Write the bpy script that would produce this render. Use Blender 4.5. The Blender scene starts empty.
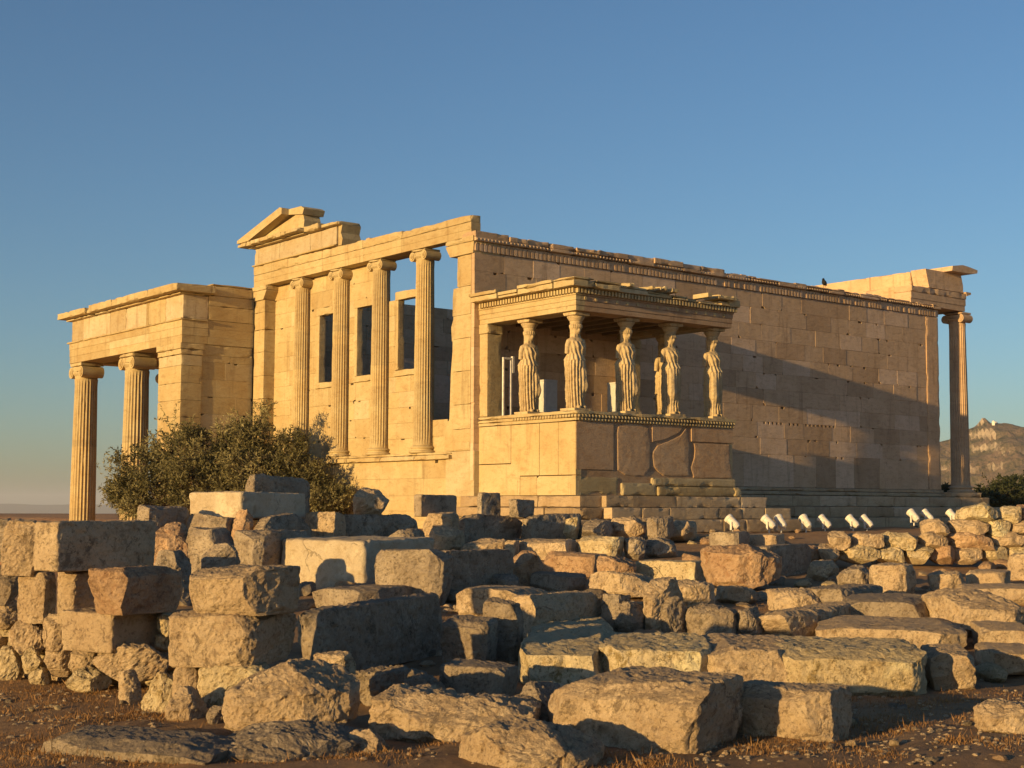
import bpy, math, random
import numpy as np
from mathutils import Vector, Matrix, noise as mn
R_ = math.radians
scene = bpy.context.scene
COL = scene.collection

# ------------------------------------------------------------------ camera
CAM = Vector((-23.80, -31.41, -1.146))
YAW, PITCH, ROLL, FPX = 38.695, 4.878, 0.255, 1432.25
_y, _p, _r = R_(YAW), R_(PITCH), R_(ROLL)
FW = Vector((math.sin(_y)*math.cos(_p), math.cos(_y)*math.cos(_p), math.sin(_p)))
_rt = Vector((math.cos(_y), -math.sin(_y), 0)); _up = _rt.cross(FW)
RT = _rt*math.cos(_r) + _up*math.sin(_r)
UP = _up*math.cos(_r) - _rt*math.sin(_r)
cd = bpy.data.cameras.new('camera'); cam = bpy.data.objects.new('camera', cd); COL.objects.link(cam)
cd.sensor_width = 36.0; cd.lens = FPX/1024*36.0; cd.clip_start = 0.1; cd.clip_end = 60000
cam.matrix_world = Matrix(((RT.x, UP.x, -FW.x, CAM.x), (RT.y, UP.y, -FW.y, CAM.y), (RT.z, UP.z, -FW.z, CAM.z), (0, 0, 0, 1)))
scene.camera = cam

# ------------------------------------------------------------------ sky, sun, exposure
SUN_EL, SUN_HEAD = 7.45, 84.6          # elevation, heading the light travels (clockwise from +Y)
SUN_AZ = SUN_HEAD + 180
world = bpy.data.worlds.new('World'); scene.world = world; world.use_nodes = True
wn = world.node_tree.nodes; wl = world.node_tree.links
sky = wn.new('ShaderNodeTexSky'); sky.sky_type = 'NISHITA'; sky.sun_disc = False
sky.sun_elevation = R_(SUN_EL); sky.sun_rotation = R_(SUN_AZ)
sky.altitude = 150; sky.air_density = 1.0; sky.dust_density = 0.65; sky.ozone_density = 3.4
wn['Background'].inputs['Strength'].default_value = 0.097
wl.new(sky.outputs[0], wn['Background'].inputs[0])
sd = bpy.data.lights.new('sun', 'SUN'); sun = bpy.data.objects.new('sun', sd); COL.objects.link(sun)
sd.energy = 4.9; sd.angle = R_(0.55); sd.color = (1.0, 0.65, 0.25)
_a = R_(SUN_HEAD); _e = R_(SUN_EL)
SUN_DIR = Vector((math.sin(_a)*math.cos(_e), math.cos(_a)*math.cos(_e), -math.sin(_e)))
sun.rotation_euler = SUN_DIR.to_track_quat('-Z', 'Y').to_euler()
sun.location = (-60, -20, 30)
scene.view_settings.view_transform = 'Standard'; scene.view_settings.look = 'None'
scene.view_settings.exposure = 0.60; scene.view_settings.gamma = 1.0
scene.view_settings.use_curve_mapping = False

# ------------------------------------------------------------------ helpers
def ray(px, py): return FW + RT*((px-512)/FPX) - UP*((py-384)/FPX)
def at(px, py, s): return CAM + ray(px, py)*s
def sl(x, y):                               # distance ahead of / beside the camera
    dx, dy = x-CAM.x, y-CAM.y
    return dx*math.sin(_y)+dy*math.cos(_y), dx*math.cos(_y)-dy*math.sin(_y)
def fbm(p, o=4): return mn.fractal(p, 1.0, 2.1, o, noise_basis='PERLIN_ORIGINAL')
def smooth(a, b, t):
    t = min(1, max(0, (t-a)/(b-a))); return t*t*(3-2*t)
def ground_z(x, y):
    s, l = sl(x, y)
    z = -2.75 + .95*min(1, max(0, (s-13.5)/22.5))
    z += -1.9*smooth(-2, -7, x)*smooth(-6, 4, y)          # lower ground west of the temple
    z += -1.4*smooth(11, 16, y)*smooth(2, -3, x)
    d = math.hypot(x-3, y)
    z += -95*smooth(75, 260, d)
    return z
def ground_s(px, py):                       # distance at which a pixel's line of sight meets the ground
    s = 6.0
    while s < 60:
        p = at(px, py, s)
        if p.z <= ground_z(p.x, p.y)+0.005: return s
        s += 0.05
    return 60

def setp(o, label=None, cat=None, group=None, kind=None):
    if label: o['label'] = label
    if cat: o['category'] = cat
    if group: o['group'] = group
    if kind: o['kind'] = kind
    return o
def link(o, parent=None):
    COL.objects.link(o)
    if parent: o.parent = parent
    return o
def empty(name, loc, rz=0, parent=None):
    o = bpy.data.objects.new(name, None); o.location = loc; o.rotation_euler = (0, 0, rz); o.empty_display_size = .2
    return link(o, parent)
def copy_tree(o, parent=None):
    c = o.copy(); link(c, parent)
    for ch in list(o.children): copy_tree(ch, c)
    return c

class MB:
    """collects shapes, then links them as one mesh object"""
    def __init__(s): s.v = []; s.f = []; s.c = []
    def add(s, vs, fs, col=(1, 1, 1)):
        b = len(s.v); s.v += [tuple(v) for v in vs]
        for f in fs: s.f.append([b+i for i in f]); s.c.append(col)
    def worn_box(s, x0, x1, y0, y1, z0, z1, b, col):
        lo, hi = (x0, y0, z0), (x1, y1, z1); G = []
        for a in range(3):
            L = hi[a]-lo[a]; half = L/2
            near = [d for d in (0, .02, .055, .11) if d < half-.015]
            n = max(0, int((L-2*near[-1])/.17))
            G.append([lo[a]+d for d in near]+[lo[a]+near[-1]+(L-2*near[-1])*(i+1)/(n+1) for i in range(n)]+[hi[a]-d for d in near[::-1]])
        idx = {}; vs = []; fs = []; k = min(.085, b*3.2)
        def vid(q):
            if q in idx: return idx[q]
            p = Vector((G[0][q[0]], G[1][q[1]], G[2][q[2]]))
            d = [min(p[a]-lo[a], hi[a]-p[a]) for a in range(3)]; o = sorted(d)
            e = max(0, 1-o[1]/.12)
            if e > 0:
                n = mn.noise(p*2.3)*.9+mn.noise(p*6.1)*.6+.08
                amt = b*.35*e*e+k*e*max(0, n-.12)
                c = Vector([(lo[a]+hi[a])/2 for a in range(3)])
                for a in range(3):
                    if d[a] < .115: p[a] += (1 if c[a] > p[a] else -1)*min(amt*(1-d[a]/.115), (hi[a]-lo[a])*.4)
            idx[q] = len(vs); vs.append(p); return idx[q]
        for ax in range(3):
            a, c = [(1, 2), (0, 2), (0, 1)][ax]
            for side in (0, len(G[ax])-1):
                for u in range(len(G[a])-1):
                    for v in range(len(G[c])-1):
                        q = []
                        for du, dv in ((0, 0), (1, 0), (1, 1), (0, 1)):
                            w = [0, 0, 0]; w[ax] = side; w[a] = u+du; w[c] = v+dv; q.append(vid(tuple(w)))
                        fs.append(tuple(q))
        s.add(vs, fs, col)
    def box(s, x0, x1, y0, y1, z0, z1, b=0.0, col=(1, 1, 1)):
        if b >= .008 and max(x1-x0, y1-y0, z1-z0) > .4 and min(x1-x0, y1-y0, z1-z0) > .05: return s.worn_box(x0, x1, y0, y1, z0, z1, b, col)
        if b <= 0:
            vs = [(x, y, z) for x in (x0, x1) for y in (y0, y1) for z in (z0, z1)]
            s.add(vs, [(0, 1, 3, 2), (4, 6, 7, 5), (0, 4, 5, 1), (2, 3, 7, 6), (0, 2, 6, 4), (1, 5, 7, 3)], col); return
        vs = []
        for ix in (0, 1):
            for iy in (0, 1):
                for iz in (0, 1):
                    X, Y, Z = (x0, x1)[ix], (y0, y1)[iy], (z0, z1)[iz]
                    sx, sy, sz = (b, -b)[ix], (b, -b)[iy], (b, -b)[iz]
                    vs += [(X, Y+sy, Z+sz), (X+sx, Y, Z+sz), (X+sx, Y+sy, Z)]
        I = lambda ix, iy, iz, k: (ix*4+iy*2+iz)*3+k
        fs = []
        for a in (0, 1):
            fs += [(I(a,0,0,0), I(a,1,0,0), I(a,1,1,0), I(a,0,1,0)), (I(0,a,0,1), I(1,a,0,1), I(1,a,1,1), I(0,a,1,1)), (I(0,0,a,2), I(1,0,a,2), I(1,1,a,2), I(0,1,a,2))]
        for a in (0, 1):
            for c in (0, 1):
                fs += [(I(0,a,c,1), I(1,a,c,1), I(1,a,c,2), I(0,a,c,2)), (I(a,0,c,0), I(a,1,c,0), I(a,1,c,2), I(a,0,c,2)), (I(a,c,0,0), I(a,c,1,0), I(a,c,1,1), I(a,c,0,1))]
                for d in (0, 1): fs.append((I(a,c,d,0), I(a,c,d,1), I(a,c,d,2)))
        s.add(vs, fs, col)
    def prism(s, poly, axis, a, b, col=(1, 1, 1)):
        """poly is a list of (u, v); axis 'x': (y,z), 'y': (x,z), 'z': (x,y)"""
        n = len(poly)
        mk = {'x': lambda u, v, w: (w, u, v), 'y': lambda u, v, w: (u, w, v), 'z': lambda u, v, w: (u, v, w)}[axis]
        vs = [mk(u, v, a) for u, v in poly]+[mk(u, v, b) for u, v in poly]
        s.add(vs, [tuple(range(n)), tuple(range(2*n-1, n-1, -1))]+[(i, (i+1) % n, n+(i+1) % n, n+i) for i in range(n)], col)
    def lathe(s, prof, cx=0, cy=0, n=32, col=(1, 1, 1), mod=None):
        vs = []
        for r, z in prof:
            for i in range(n):
                t = 2*math.pi*i/n; rr = r*(mod(t, z) if mod else 1)
                vs.append((cx+rr*math.cos(t), cy+rr*math.sin(t), z))
        fs = [(k*n+i, k*n+(i+1) % n, (k+1)*n+(i+1) % n, (k+1)*n+i) for k in range(len(prof)-1) for i in range(n)]
        fs += [tuple(range(n-1, -1, -1)), tuple((len(prof)-1)*n+i for i in range(n))]
        s.add(vs, fs, col)
    def tube(s, p0, p1, r0, r1, n=16, col=(1, 1, 1)):
        p0, p1 = Vector(p0), Vector(p1); d = (p1-p0).normalized()
        a = d.orthogonal().normalized(); b = d.cross(a)
        vs = [p+(a*math.cos(2*math.pi*i/n)+b*math.sin(2*math.pi*i/n))*r for p, r in ((p0, r0), (p1, r1)) for i in range(n)]
        s.add(vs, [(i, (i+1) % n, n+(i+1) % n, n+i) for i in range(n)]+[tuple(range(n-1, -1, -1)), tuple(range(n, 2*n))], col)
    def mesh(s, name, mat, smooth_=False, recalc=True):
        import bmesh
        m = bpy.data.meshes.new(name); m.from_pydata(s.v, [], s.f)
        if recalc:
            bm = bmesh.new(); bm.from_mesh(m); bmesh.ops.recalc_face_normals(bm, faces=bm.faces); bm.to_mesh(m); bm.free()
        ca = m.color_attributes.new('Col', 'FLOAT_COLOR', 'CORNER')
        arr = []
        for p, c in zip(m.polygons, s.c): arr += list((c[0], c[1], c[2], 1.0))*p.loop_total
        ca.data.foreach_set('color', arr)
        m.materials.append(mat)
        if smooth_: m.polygons.foreach_set('use_smooth', [True]*len(m.polygons))
        m.update(); return m
    def build(s, name, mat, parent=None, smooth_=False, loc=(0, 0, 0), recalc=True):
        o = bpy.data.objects.new(name, s.mesh(name, mat, smooth_, recalc)); o.location = loc
        return link(o, parent)

# ------------------------------------------------------------------ materials
class NT:
    def __init__(s, name):
        s.m = bpy.data.materials.new(name); s.m.use_nodes = True
        s.n = s.m.node_tree.nodes; s.l = s.m.node_tree.links; s.b = s.n['Principled BSDF']
        s.b.inputs['Roughness'].default_value = .9
        s.b.inputs['Specular IOR Level'].default_value = .18
    def node(s, t, **k):
        n = s.n.new(t)
        for a, v in k.items():
            if a.startswith('_'): setattr(n, a[1:], v)
            else: n.inputs[a.replace('0', ' ')].default_value = v
        return n
    def co(s, scale=(1, 1, 1), kind='Object'):
        t = s.n.new('ShaderNodeTexCoord'); mp = s.n.new('ShaderNodeMapping'); mp.inputs['Scale'].default_value = scale
        s.l.new(t.outputs[kind], mp.inputs[0])
        return mp.outputs[0]
    def noise(s, co, scale, detail=6, rough=.6, dist=0):
        n = s.node('ShaderNodeTexNoise', Scale=scale, Detail=detail, Roughness=rough, Distortion=dist)
        s.l.new(co, n.inputs['Vector']); return n.outputs['Fac']
    def ramp(s, fac, stops):
        r = s.n.new('ShaderNodeValToRGB'); e = r.color_ramp.elements
        while len(e) < len(stops): e.new(.5)
        for el, (p, c) in zip(e, stops):
            el.position = p; el.color = (c, c, c, 1) if not isinstance(c, tuple) else (*c, 1)
        s.l.new(fac, r.inputs[0]); return r.outputs[0]
    def mix(s, fac, a, b, mode='MIX'):
        n = s.n.new('ShaderNodeMix'); n.data_type = 'RGBA'; n.blend_type = mode
        for sock, v in ((n.inputs[0], fac), (n.inputs[6], a), (n.inputs[7], b)):
            if isinstance(v, (int, float)): sock.default_value = v
            elif isinstance(v, tuple): sock.default_value = (*v, 1)
            else: s.l.new(v, sock)
        return n.outputs[2]
    def math(s, op, a, b=0.0):
        n = s.n.new('ShaderNodeMath'); n.operation = op
        for sock, v in zip(n.inputs, (a, b)):
            if isinstance(v, (int, float)): sock.default_value = v
            else: s.l.new(v, sock)
        return n.outputs[0]
    def bump(s, h, strength, dist, prev=None):
        n = s.node('ShaderNodeBump', Strength=strength, Distance=dist); s.l.new(h, n.inputs['Height'])
        if prev is not None: s.l.new(prev, n.inputs['Normal'])
        return n.outputs[0]
    def out(s, col, nrm=None):
        s.l.new(col, s.b.inputs['Base Color'])
        if nrm is not None: s.l.new(nrm, s.b.inputs['Normal'])
        return s.m

def marble(name, light, dark, stain, rough=1.0, tint=True):
    t = NT(name); co = t.co(); cz = t.co((1, 1, 2.6))
    c = t.mix(t.ramp(t.noise(co, 1.1, 8, .62), [(.36, 0.0), (.66, 1.0)]), light, dark)
    c = t.mix(t.ramp(t.noise(cz, 3.4, 7, .68, .6), [(.5, 0.0), (.72, .62)]), c, stain)
    c = t.mix(t.ramp(t.noise(co, 21, 4, .7), [(.56, 0.0), (.75, .5)]), c, tuple(x*.55 for x in stain))
    cs = t.co((2.2, 2.2, .22))
    c = t.mix(t.ramp(t.noise(cs, 1.5, 7, .7, .5), [(.55, 0.0), (.70, .55)]), c, tuple(x*.62 for x in stain))
    c = t.mix(t.ramp(t.noise(co, 4.2, 9, .78, .4), [(.60, 0.0), (.68, .6)]), c, tuple(x*.75 for x in stain))
    if tint:
        a = t.n.new('ShaderNodeAttribute'); a.attribute_name = 'Col'
        c = t.mix(1.0, c, a.outputs['Color'], 'MULTIPLY')
    v = t.node('ShaderNodeTexVoronoi', Scale=16.0); t.l.new(co, v.inputs['Vector'])
    b = t.bump(t.noise(cz, 2.6, 8, .66), .55*rough, .05)
    b = t.bump(t.noise(co, 26, 5, .7), .5*rough, .012, b)
    b = t.bump(t.ramp(t.math('ADD', v.outputs['Distance'], t.math('MULTIPLY', t.noise(co, 6), .5)), [(.3, 0.0), (.42, 1.0)]), .35*rough, .012, b)
    return t.out(c, b)
M_WEST = marble('honey_marble', (.49, .40, .225), (.43, .32, .16), (.30, .195, .09), .9)
M_SOUTH = marble('weathered_marble', (.575, .41, .262), (.49, .34, .205), (.32, .205, .12), 1.0)
M_STEP = marble('step_marble', (.48, .375, .24), (.40, .29, .175), (.25, .175, .11), 1.2)
M_STAT = marble('statue_marble', (.55, .43, .25), (.44, .335, .19), (.22, .16, .09), 1.0)

def limestone(name, light, dark, spot, lichen=None, pits=1.0, cracks=0.0):
    t = NT(name); co = t.co()
    oi = t.n.new('ShaderNodeObjectInfo')
    ad = t.n.new('ShaderNodeVectorMath'); ad.operation = 'ADD'; t.l.new(co, ad.inputs[0])
    sc = t.n.new('ShaderNodeVectorMath'); sc.operation = 'SCALE'; sc.inputs[3].default_value = 1.0
    cb = t.n.new('ShaderNodeCombineXYZ')
    for i in range(3): t.l.new(t.math('MULTIPLY', oi.outputs['Random'], (37.0, 61.0, 23.0)[i]), cb.inputs[i])
    t.l.new(cb.outputs[0], ad.inputs[1]); co = ad.outputs[0]
    c = t.mix(t.ramp(t.noise(co, 2.0, 9, .7, .4), [(.40, 0.0), (.58, 1.0)]), light, dark)
    c = t.mix(t.ramp(t.noise(co, 1.3, 5, .6), [(.56, 0.0), (.64, .7)]), c, tuple(min(.8, x*1.22) for x in light))
    c = t.mix(t.ramp(t.noise(co, 7, 9, .76, .5), [(.52, 0.0), (.62, .8)]), c, spot)
    if lichen: c = t.mix(t.ramp(t.noise(co, 3.6, 10, .8, .3), [(.55, 0.0), (.60, .9)]), c, lichen)
    c = t.mix(t.ramp(t.noise(co, 60, 3, .7), [(.5, 0.0), (.75, .45)]), c, tuple(x*.5 for x in dark))
    c = t.mix(t.math('MULTIPLY', oi.outputs['Random'], .24), c, tuple(x*k for x, k in zip(light, (.58, .52, .46))))
    g = t.n.new('ShaderNodeNewGeometry'); gx = t.n.new('ShaderNodeSeparateXYZ'); t.l.new(g.outputs['Normal'], gx.inputs[0])
    up = t.ramp(t.math('ADD', gx.outputs[2], t.math('MULTIPLY', t.math('SUBTRACT', t.noise(co, 4.5, 8, .75), .5), .9)), [(.55, 0.0), (.85, .8)])
    c = t.mix(up, c, tuple(x*.62 for x in dark))
    wv = t.n.new('ShaderNodeVectorMath'); wv.operation = 'ADD'; nz = t.node('ShaderNodeTexNoise', Scale=2.4, Detail=6.0); t.l.new(co, nz.inputs['Vector'])
    sv = t.n.new('ShaderNodeVectorMath'); sv.operation = 'SCALE'; sv.inputs[3].default_value = .8; t.l.new(nz.outputs['Color'], sv.inputs[0]); t.l.new(co, wv.inputs[0]); t.l.new(sv.outputs[0], wv.inputs[1])
    vo = t.node('ShaderNodeTexVoronoi', _feature='DISTANCE_TO_EDGE', Scale=.8); t.l.new(wv.outputs[0], vo.inputs['Vector'])
    crack = t.math('MAXIMUM', t.ramp(vo.outputs['Distance'], [(.002, 0.0), (.009, 1.0)]), t.ramp(t.noise(co, 1.7, 3), [(.40, 0.0), (.48, 1.0)]))
    c = t.mix(t.math('MULTIPLY', t.math('SUBTRACT', 1.0, crack), .5), c, tuple(x*.3 for x in spot))
    n1 = t.noise(co, 38, 4, .62, .5); n2 = t.noise(co, 13, 6, .7, .8)
    pit = t.ramp(t.math('ADD', t.math('MULTIPLY', n1, .62), t.math('MULTIPLY', n2, .42)), [(.385, 0.0), (.47, 1.0)])
    c = t.mix(t.math('MULTIPLY', t.math('SUBTRACT', 1.0, pit), .6*pits), c, tuple(x*.42 for x in spot))
    b = t.bump(t.noise(co, 5.0, 10, .74, .3), .6, .05)
    b = t.bump(t.noise(t.co((1, 1, 3.0)), 14, 8, .72), .7, .03, b)
    b = t.bump(t.noise(co, 48, 7, .8), 1.0, .018, b)
    b = t.bump(pit, .65*pits, .016, b)
    b = t.bump(crack, .8, .02, b)
    return t.out(c, b)
S_TAN = limestone('tan_limestone', (.64, .50, .325), (.53, .395, .25), (.36, .25, .15), (.23, .175, .115))
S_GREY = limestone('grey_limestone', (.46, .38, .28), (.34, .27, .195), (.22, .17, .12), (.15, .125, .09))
S_RED = limestone('reddish_limestone', (.57, .40, .25), (.46, .30, .18), (.33, .18, .095), (.24, .155, .10))
S_PALE = limestone('pale_poros', (.72, .60, .385), (.62, .50, .30), (.40, .29, .15), (.30, .215, .075), 1.2)
S_MARB = limestone('block_marble', (.66, .56, .40), (.58, .47, .32), (.46, .35, .22), None, .25)

def plain(name, col, rough=.5, metal=0.0, var=.12, sc=8):
    t = NT(name); co = t.co()
    t.b.inputs['Roughness'].default_value = rough; t.b.inputs['Metallic'].default_value = metal
    c = t.mix(t.ramp(t.noise(co, sc, 5), [(.3, 0.0), (.75, 1.0)]), col, tuple(x*(1-var*2) for x in col))
    return t.out(c, t.bump(t.noise(co, sc*4), .1, .004))
M_WHITE = plain('white_paint', (.78, .74, .66), .55, 0, .2, 9)
M_METAL = plain('grey_metal', (.30, .31, .31), .5, .3)
M_DARKM = plain('dark_metal', (.04, .04, .045), .5, .4)
M_STEEL = plain('painted_steel', (.58, .57, .52), .5)
M_GLASS = plain('lamp_glass', (.10, .11, .12), .1)

def ground_mat():
    t = NT('dry_ground'); co = t.co(kind='Object')
    c = t.mix(t.ramp(t.noise(co, .55, 9, .68), [(.38, 0.0), (.62, 1.0)]), (.44, .225, .095), (.55, .32, .15))
    c = t.mix(t.ramp(t.noise(co, 5, 8, .75), [(.45, 0.0), (.65, .8)]), c, (.22, .115, .05))
    c = t.mix(t.ramp(t.noise(co, 24, 6, .75), [(.56, 0.0), (.68, .7)]), c, (.42, .28, .15))
    c = t.mix(t.ramp(t.noise(co, .011, 6, .7), [(.45, 0.0), (.6, .5)]), c, (.15, .13, .09))
    ln = t.n.new('ShaderNodeVectorMath'); ln.operation = 'LENGTH'; t.l.new(co, ln.inputs[0])
    mr = t.n.new('ShaderNodeMapRange'); mr.inputs[1].default_value = 180; mr.inputs[2].default_value = 420; t.l.new(ln.outputs['Value'], mr.inputs[0])
    c = t.mix(mr.outputs[0], c, t.mix(t.ramp(t.noise(co, .02, 6, .8), [(.45, 0.0), (.55, 1.0)]), (.34, .32, .29), (.15, .16, .12)))
    b = t.bump(t.noise(co, 6, 9, .75), .9, .06)
    b = t.bump(t.noise(co, 40, 5, .8), .9, .02, b)
    return t.out(c, b)
M_GROUND = ground_mat()
def leaf_mat(name, a, b_):
    t = NT(name); t.b.inputs['Roughness'].default_value = .65
    at_ = t.n.new('ShaderNodeAttribute'); at_.attribute_name = 'Col'
    c = t.mix(at_.outputs['Fac'], a, b_)
    t.out(c)
    tr = t.n.new('ShaderNodeBsdfTranslucent'); ms = t.n.new('ShaderNodeMixShader'); ms.inputs[0].default_value = .22
    t.l.new(c, tr.inputs[0]); t.l.new(t.b.outputs[0], ms.inputs[1]); t.l.new(tr.outputs[0], ms.inputs[2])
    t.l.new(ms.outputs[0], t.n['Material Output'].inputs[0])
    return t.m
M_OLIVE = leaf_mat('olive_leaves', (.085, .08, .033), (.29, .255, .125))
M_SHRUB = leaf_mat('shrub_leaves', (.03, .04, .018), (.065, .07, .03))
M_GRASS = leaf_mat('dry_grass', (.22, .11, .04), (.36, .21, .085))
M_BARK = plain('bark', (.12, .09, .065), .9, 0, .3, 20)
def hill_mat():
    t = NT('hill_rock_scrub'); co = t.co(kind='Object'); cz = t.co((1, 1, .35))
    c = t.mix(t.ramp(t.noise(co, .03, 9, .7), [(.42, 0.0), (.58, 1.0)]), (.27, .185, .12), (.17, .14, .075))
    c = t.mix(t.ramp(t.noise(co, .11, 6, .8), [(.5, 0.0), (.6, .85)]), c, (.06, .065, .032))
    g = t.n.new('ShaderNodeNewGeometry'); sx = t.n.new('ShaderNodeSeparateXYZ'); t.l.new(g.outputs['True Normal'], sx.inputs[0])
    steep = t.ramp(t.math('ADD', sx.outputs[2], t.math('MULTIPLY', t.math('SUBTRACT', t.noise(co, .06, 6), .5), .7)), [(.52, 1.0), (.68, 0.0)])
    c = t.mix(steep, c, (.58, .46, .32))
    b = t.bump(t.noise(cz, .07, 9, .75), 1.0, 9.0)
    return t.out(c, b)
M_HILL = hill_mat()

# ------------------------------------------------------------------ ground and hills
def build_ground():
    vs, fs = [], []
    az = np.linspace(R_(YAW-180), R_(YAW+180), 361)
    # finer toward the picture
    th = [YAW-180+i*6 for i in range(26)]+[YAW-24+i*.4 for i in range(121)]+[YAW+30+i*6 for i in range(26)]
    rr = [1.2]
    while rr[-1] < 14: rr.append(rr[-1]*1.022)
    while rr[-1] < 90: rr.append(rr[-1]*1.03)
    while rr[-1] < 16000: rr.append(rr[-1]*1.18)
    n = len(th)
    for r in rr:
        for a in th:
            x, y = CAM.x+r*math.sin(R_(a)), CAM.y+r*math.cos(R_(a))
            z = ground_z(x, y)
            if r < 90:
                z += .05*fbm(Vector((x*.9, y*.9, 3.1)), 3)+.018*fbm(Vector((x*5, y*5, 1.7)), 3)
            vs.append((x, y, z))
    for k in range(len(rr)-1):
        for i in range(n):
            j = (i+1) % n
            fs.append((k*n+i, k*n+j, (k+1)*n+j, (k+1)*n+i))
    fs.append(tuple(range(n-1, -1, -1)))
    m = bpy.data.meshes.new('ground'); m.from_pydata(vs, [], fs); m.materials.append(M_GROUND)
    m.polygons.foreach_set('use_smooth', [True]*len(m.polygons)); m.update()
    setp(link(bpy.data.objects.new('ground', m)), kind='structure')
build_ground()

def build_hill():
    D = 1500.0; ux = Vector((math.cos(_y), -math.sin(_y), 0)); uf = Vector((math.sin(_y), math.cos(_y), 0))
    def prof(l):                              # skyline height over eye level, by metres beside the view axis
        pts = [(180, -40), (300, 25), (390, 58), (446, 68), (470, 74), (484, 83), (496, 91), (512, 88), (530, 86), (560, 76), (640, 50), (760, 5), (900, -50)]
        for (a, b), (c, d) in zip(pts, pts[1:]):
            if a <= l <= c: t = (l-a)/(c-a); return b+(d-b)*t
        return -95
    vs, fs = [], []; nl, nf = 260, 110
    for j in range(nf):
        f = -330+j*660/(nf-1)
        for i in range(nl):
            l = 160+i*760/(nl-1)
            h = prof(l); k = max(0, 1-(abs(f)/330)**1.25)
            z = -97+(h+97)*k
            rid = mn.ridged_multi_fractal(Vector((l*.013, f*.013, 0)), 1.0, 2.1, 6, 1.0, 2.0)
            z += (rid-1.1)*7*k*(.4+.6*smooth(0, 40, h))
            st = z/17+fbm(Vector((l*.02, f*.02, 5)), 4)*.5   # stepped crags
            z += 7*k*(smooth(.35, .75, st-math.floor(st))-(st-math.floor(st)))
            p = CAM+ux*l+uf*(D+f); vs.append((p.x, p.y, CAM.z+z))
    for j in range(nf-1):
        for i in range(nl-1): fs.append((j*nl+i, j*nl+i+1, (j+1)*nl+i+1, (j+1)*nl+i))
    m = bpy.data.meshes.new('hill'); m.from_pydata(vs, [], fs); m.materials.append(M_HILL); m.update()
    setp(link(bpy.data.objects.new('hill', m)), kind='structure')
    # far ridge on the left horizon
    vs, fs = [], []; n = 160
    for j, (dd, kk) in enumerate([(8200, 0), (8800, .6), (9600, 1), (10800, 0)]):
        for i in range(n):
            l = -4800+i*9600/(n-1)
            z = -110+kk*(96+26*fbm(Vector((l*.0006, 4.2, 0)), 5)+10*smooth(-1500, -3500, l))
            p = CAM+ux*l+uf*dd; vs.append((p.x, p.y, z))
    for j in range(3):
        for i in range(n-1): fs.append((j*n+i, j*n+i+1, (j+1)*n+i+1, (j+1)*n+i))
    m = bpy.data.meshes.new('hills'); m.from_pydata(vs, [], fs); m.materials.append(M_HILL); m.update()
    setp(link(bpy.data.objects.new('hills', m)), kind='structure')
build_hill()

# ------------------------------------------------------------------ the temple
rnd = random.Random(7)
TEMPLE = empty('temple', (0, 0, 0))
setp(TEMPLE, 'large ruined ancient Greek marble temple with column porches and statue-carried roof', 'temple')
XE, YN, ZB, ZT = 21.63, 12.57, -.48, 5.92

def tone(old=True, k=1.0):
    r = rnd.random()
    if old:
        if r < .16: c = (1.15, 1.19, 1.29)
        elif r < .32: c = (1.05, 1.05, 1.06)
        elif r < .5: c = (.84, .82, .80)
        else: c = (1, 1, 1)
    else: c = (1, 1, 1) if r < .55 else ((.90, .87, .83) if r < .75 else ((.96, .94, .9) if r < .88 else (1.04, 1.08, 1.2)))
    j = .95+.1*rnd.random()
    return tuple(x*j*k for x in c)

def block_face(mb, axis, u0, u1, v0, v1, front, back, col, chip=0.0, notches=(), g=.0015):
    """one ashlar block: outline in (u,v) with chipped corners, chamfered to a sunk joint"""
    u0 += g; u1 -= g; v0 += g; v1 -= g
    def cor(pu, pv, du, dv):
        if rnd.random() < chip:
            a, b = rnd.uniform(.03, .16), rnd.uniform(.03, .1)
            return [(pu, pv+dv*b), (pu+du*a*.5, pv+dv*b*.8), (pu+du*a, pv)]
        return [(pu, pv)]
    P = cor(u0, v0, 1, 1)[::1]
    c2 = cor(u1, v0, -1, 1)[::-1]; c3 = cor(u1, v1, -1, -1); c4 = cor(u0, v1, 1, -1)[::-1]
    top = []
    for a, w, d in notches:
        if u0+.02 < a and a+w < u1-.02: top += [(a+w, v1), (a+w-.01, v1-d), (a+.01, v1-d), (a, v1)]
    poly = P+c2+c3+sorted(top, key=lambda q: 0)+c4
    b = .005; sg = 1 if back > front else -1
    cu, cv = (u0+u1)/2, (v0+v1)/2
    inn = [(u-b*(1 if u > cu else -1), v-b*(1 if v > cv else -1)) for u, v in poly]
    n = len(poly)
    mk = {'x': lambda u, v, w: (w, u, v), 'y': lambda u, v, w: (u, w, v)}[axis]
    vs = [mk(u, v, front) for u, v in inn]+[mk(u, v, front+sg*b) for u, v in poly]+[mk(u, v, back) for u, v in poly]
    fs = [tuple(range(n))]
    for k in (0, 1): fs += [(k*n+i, k*n+(i+1) % n, (k+1)*n+(i+1) % n, (k+1)*n+i) for i in range(n)]
    fs.append(tuple(range(2*n, 3*n)))
    mb.add(vs, fs, col)

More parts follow.
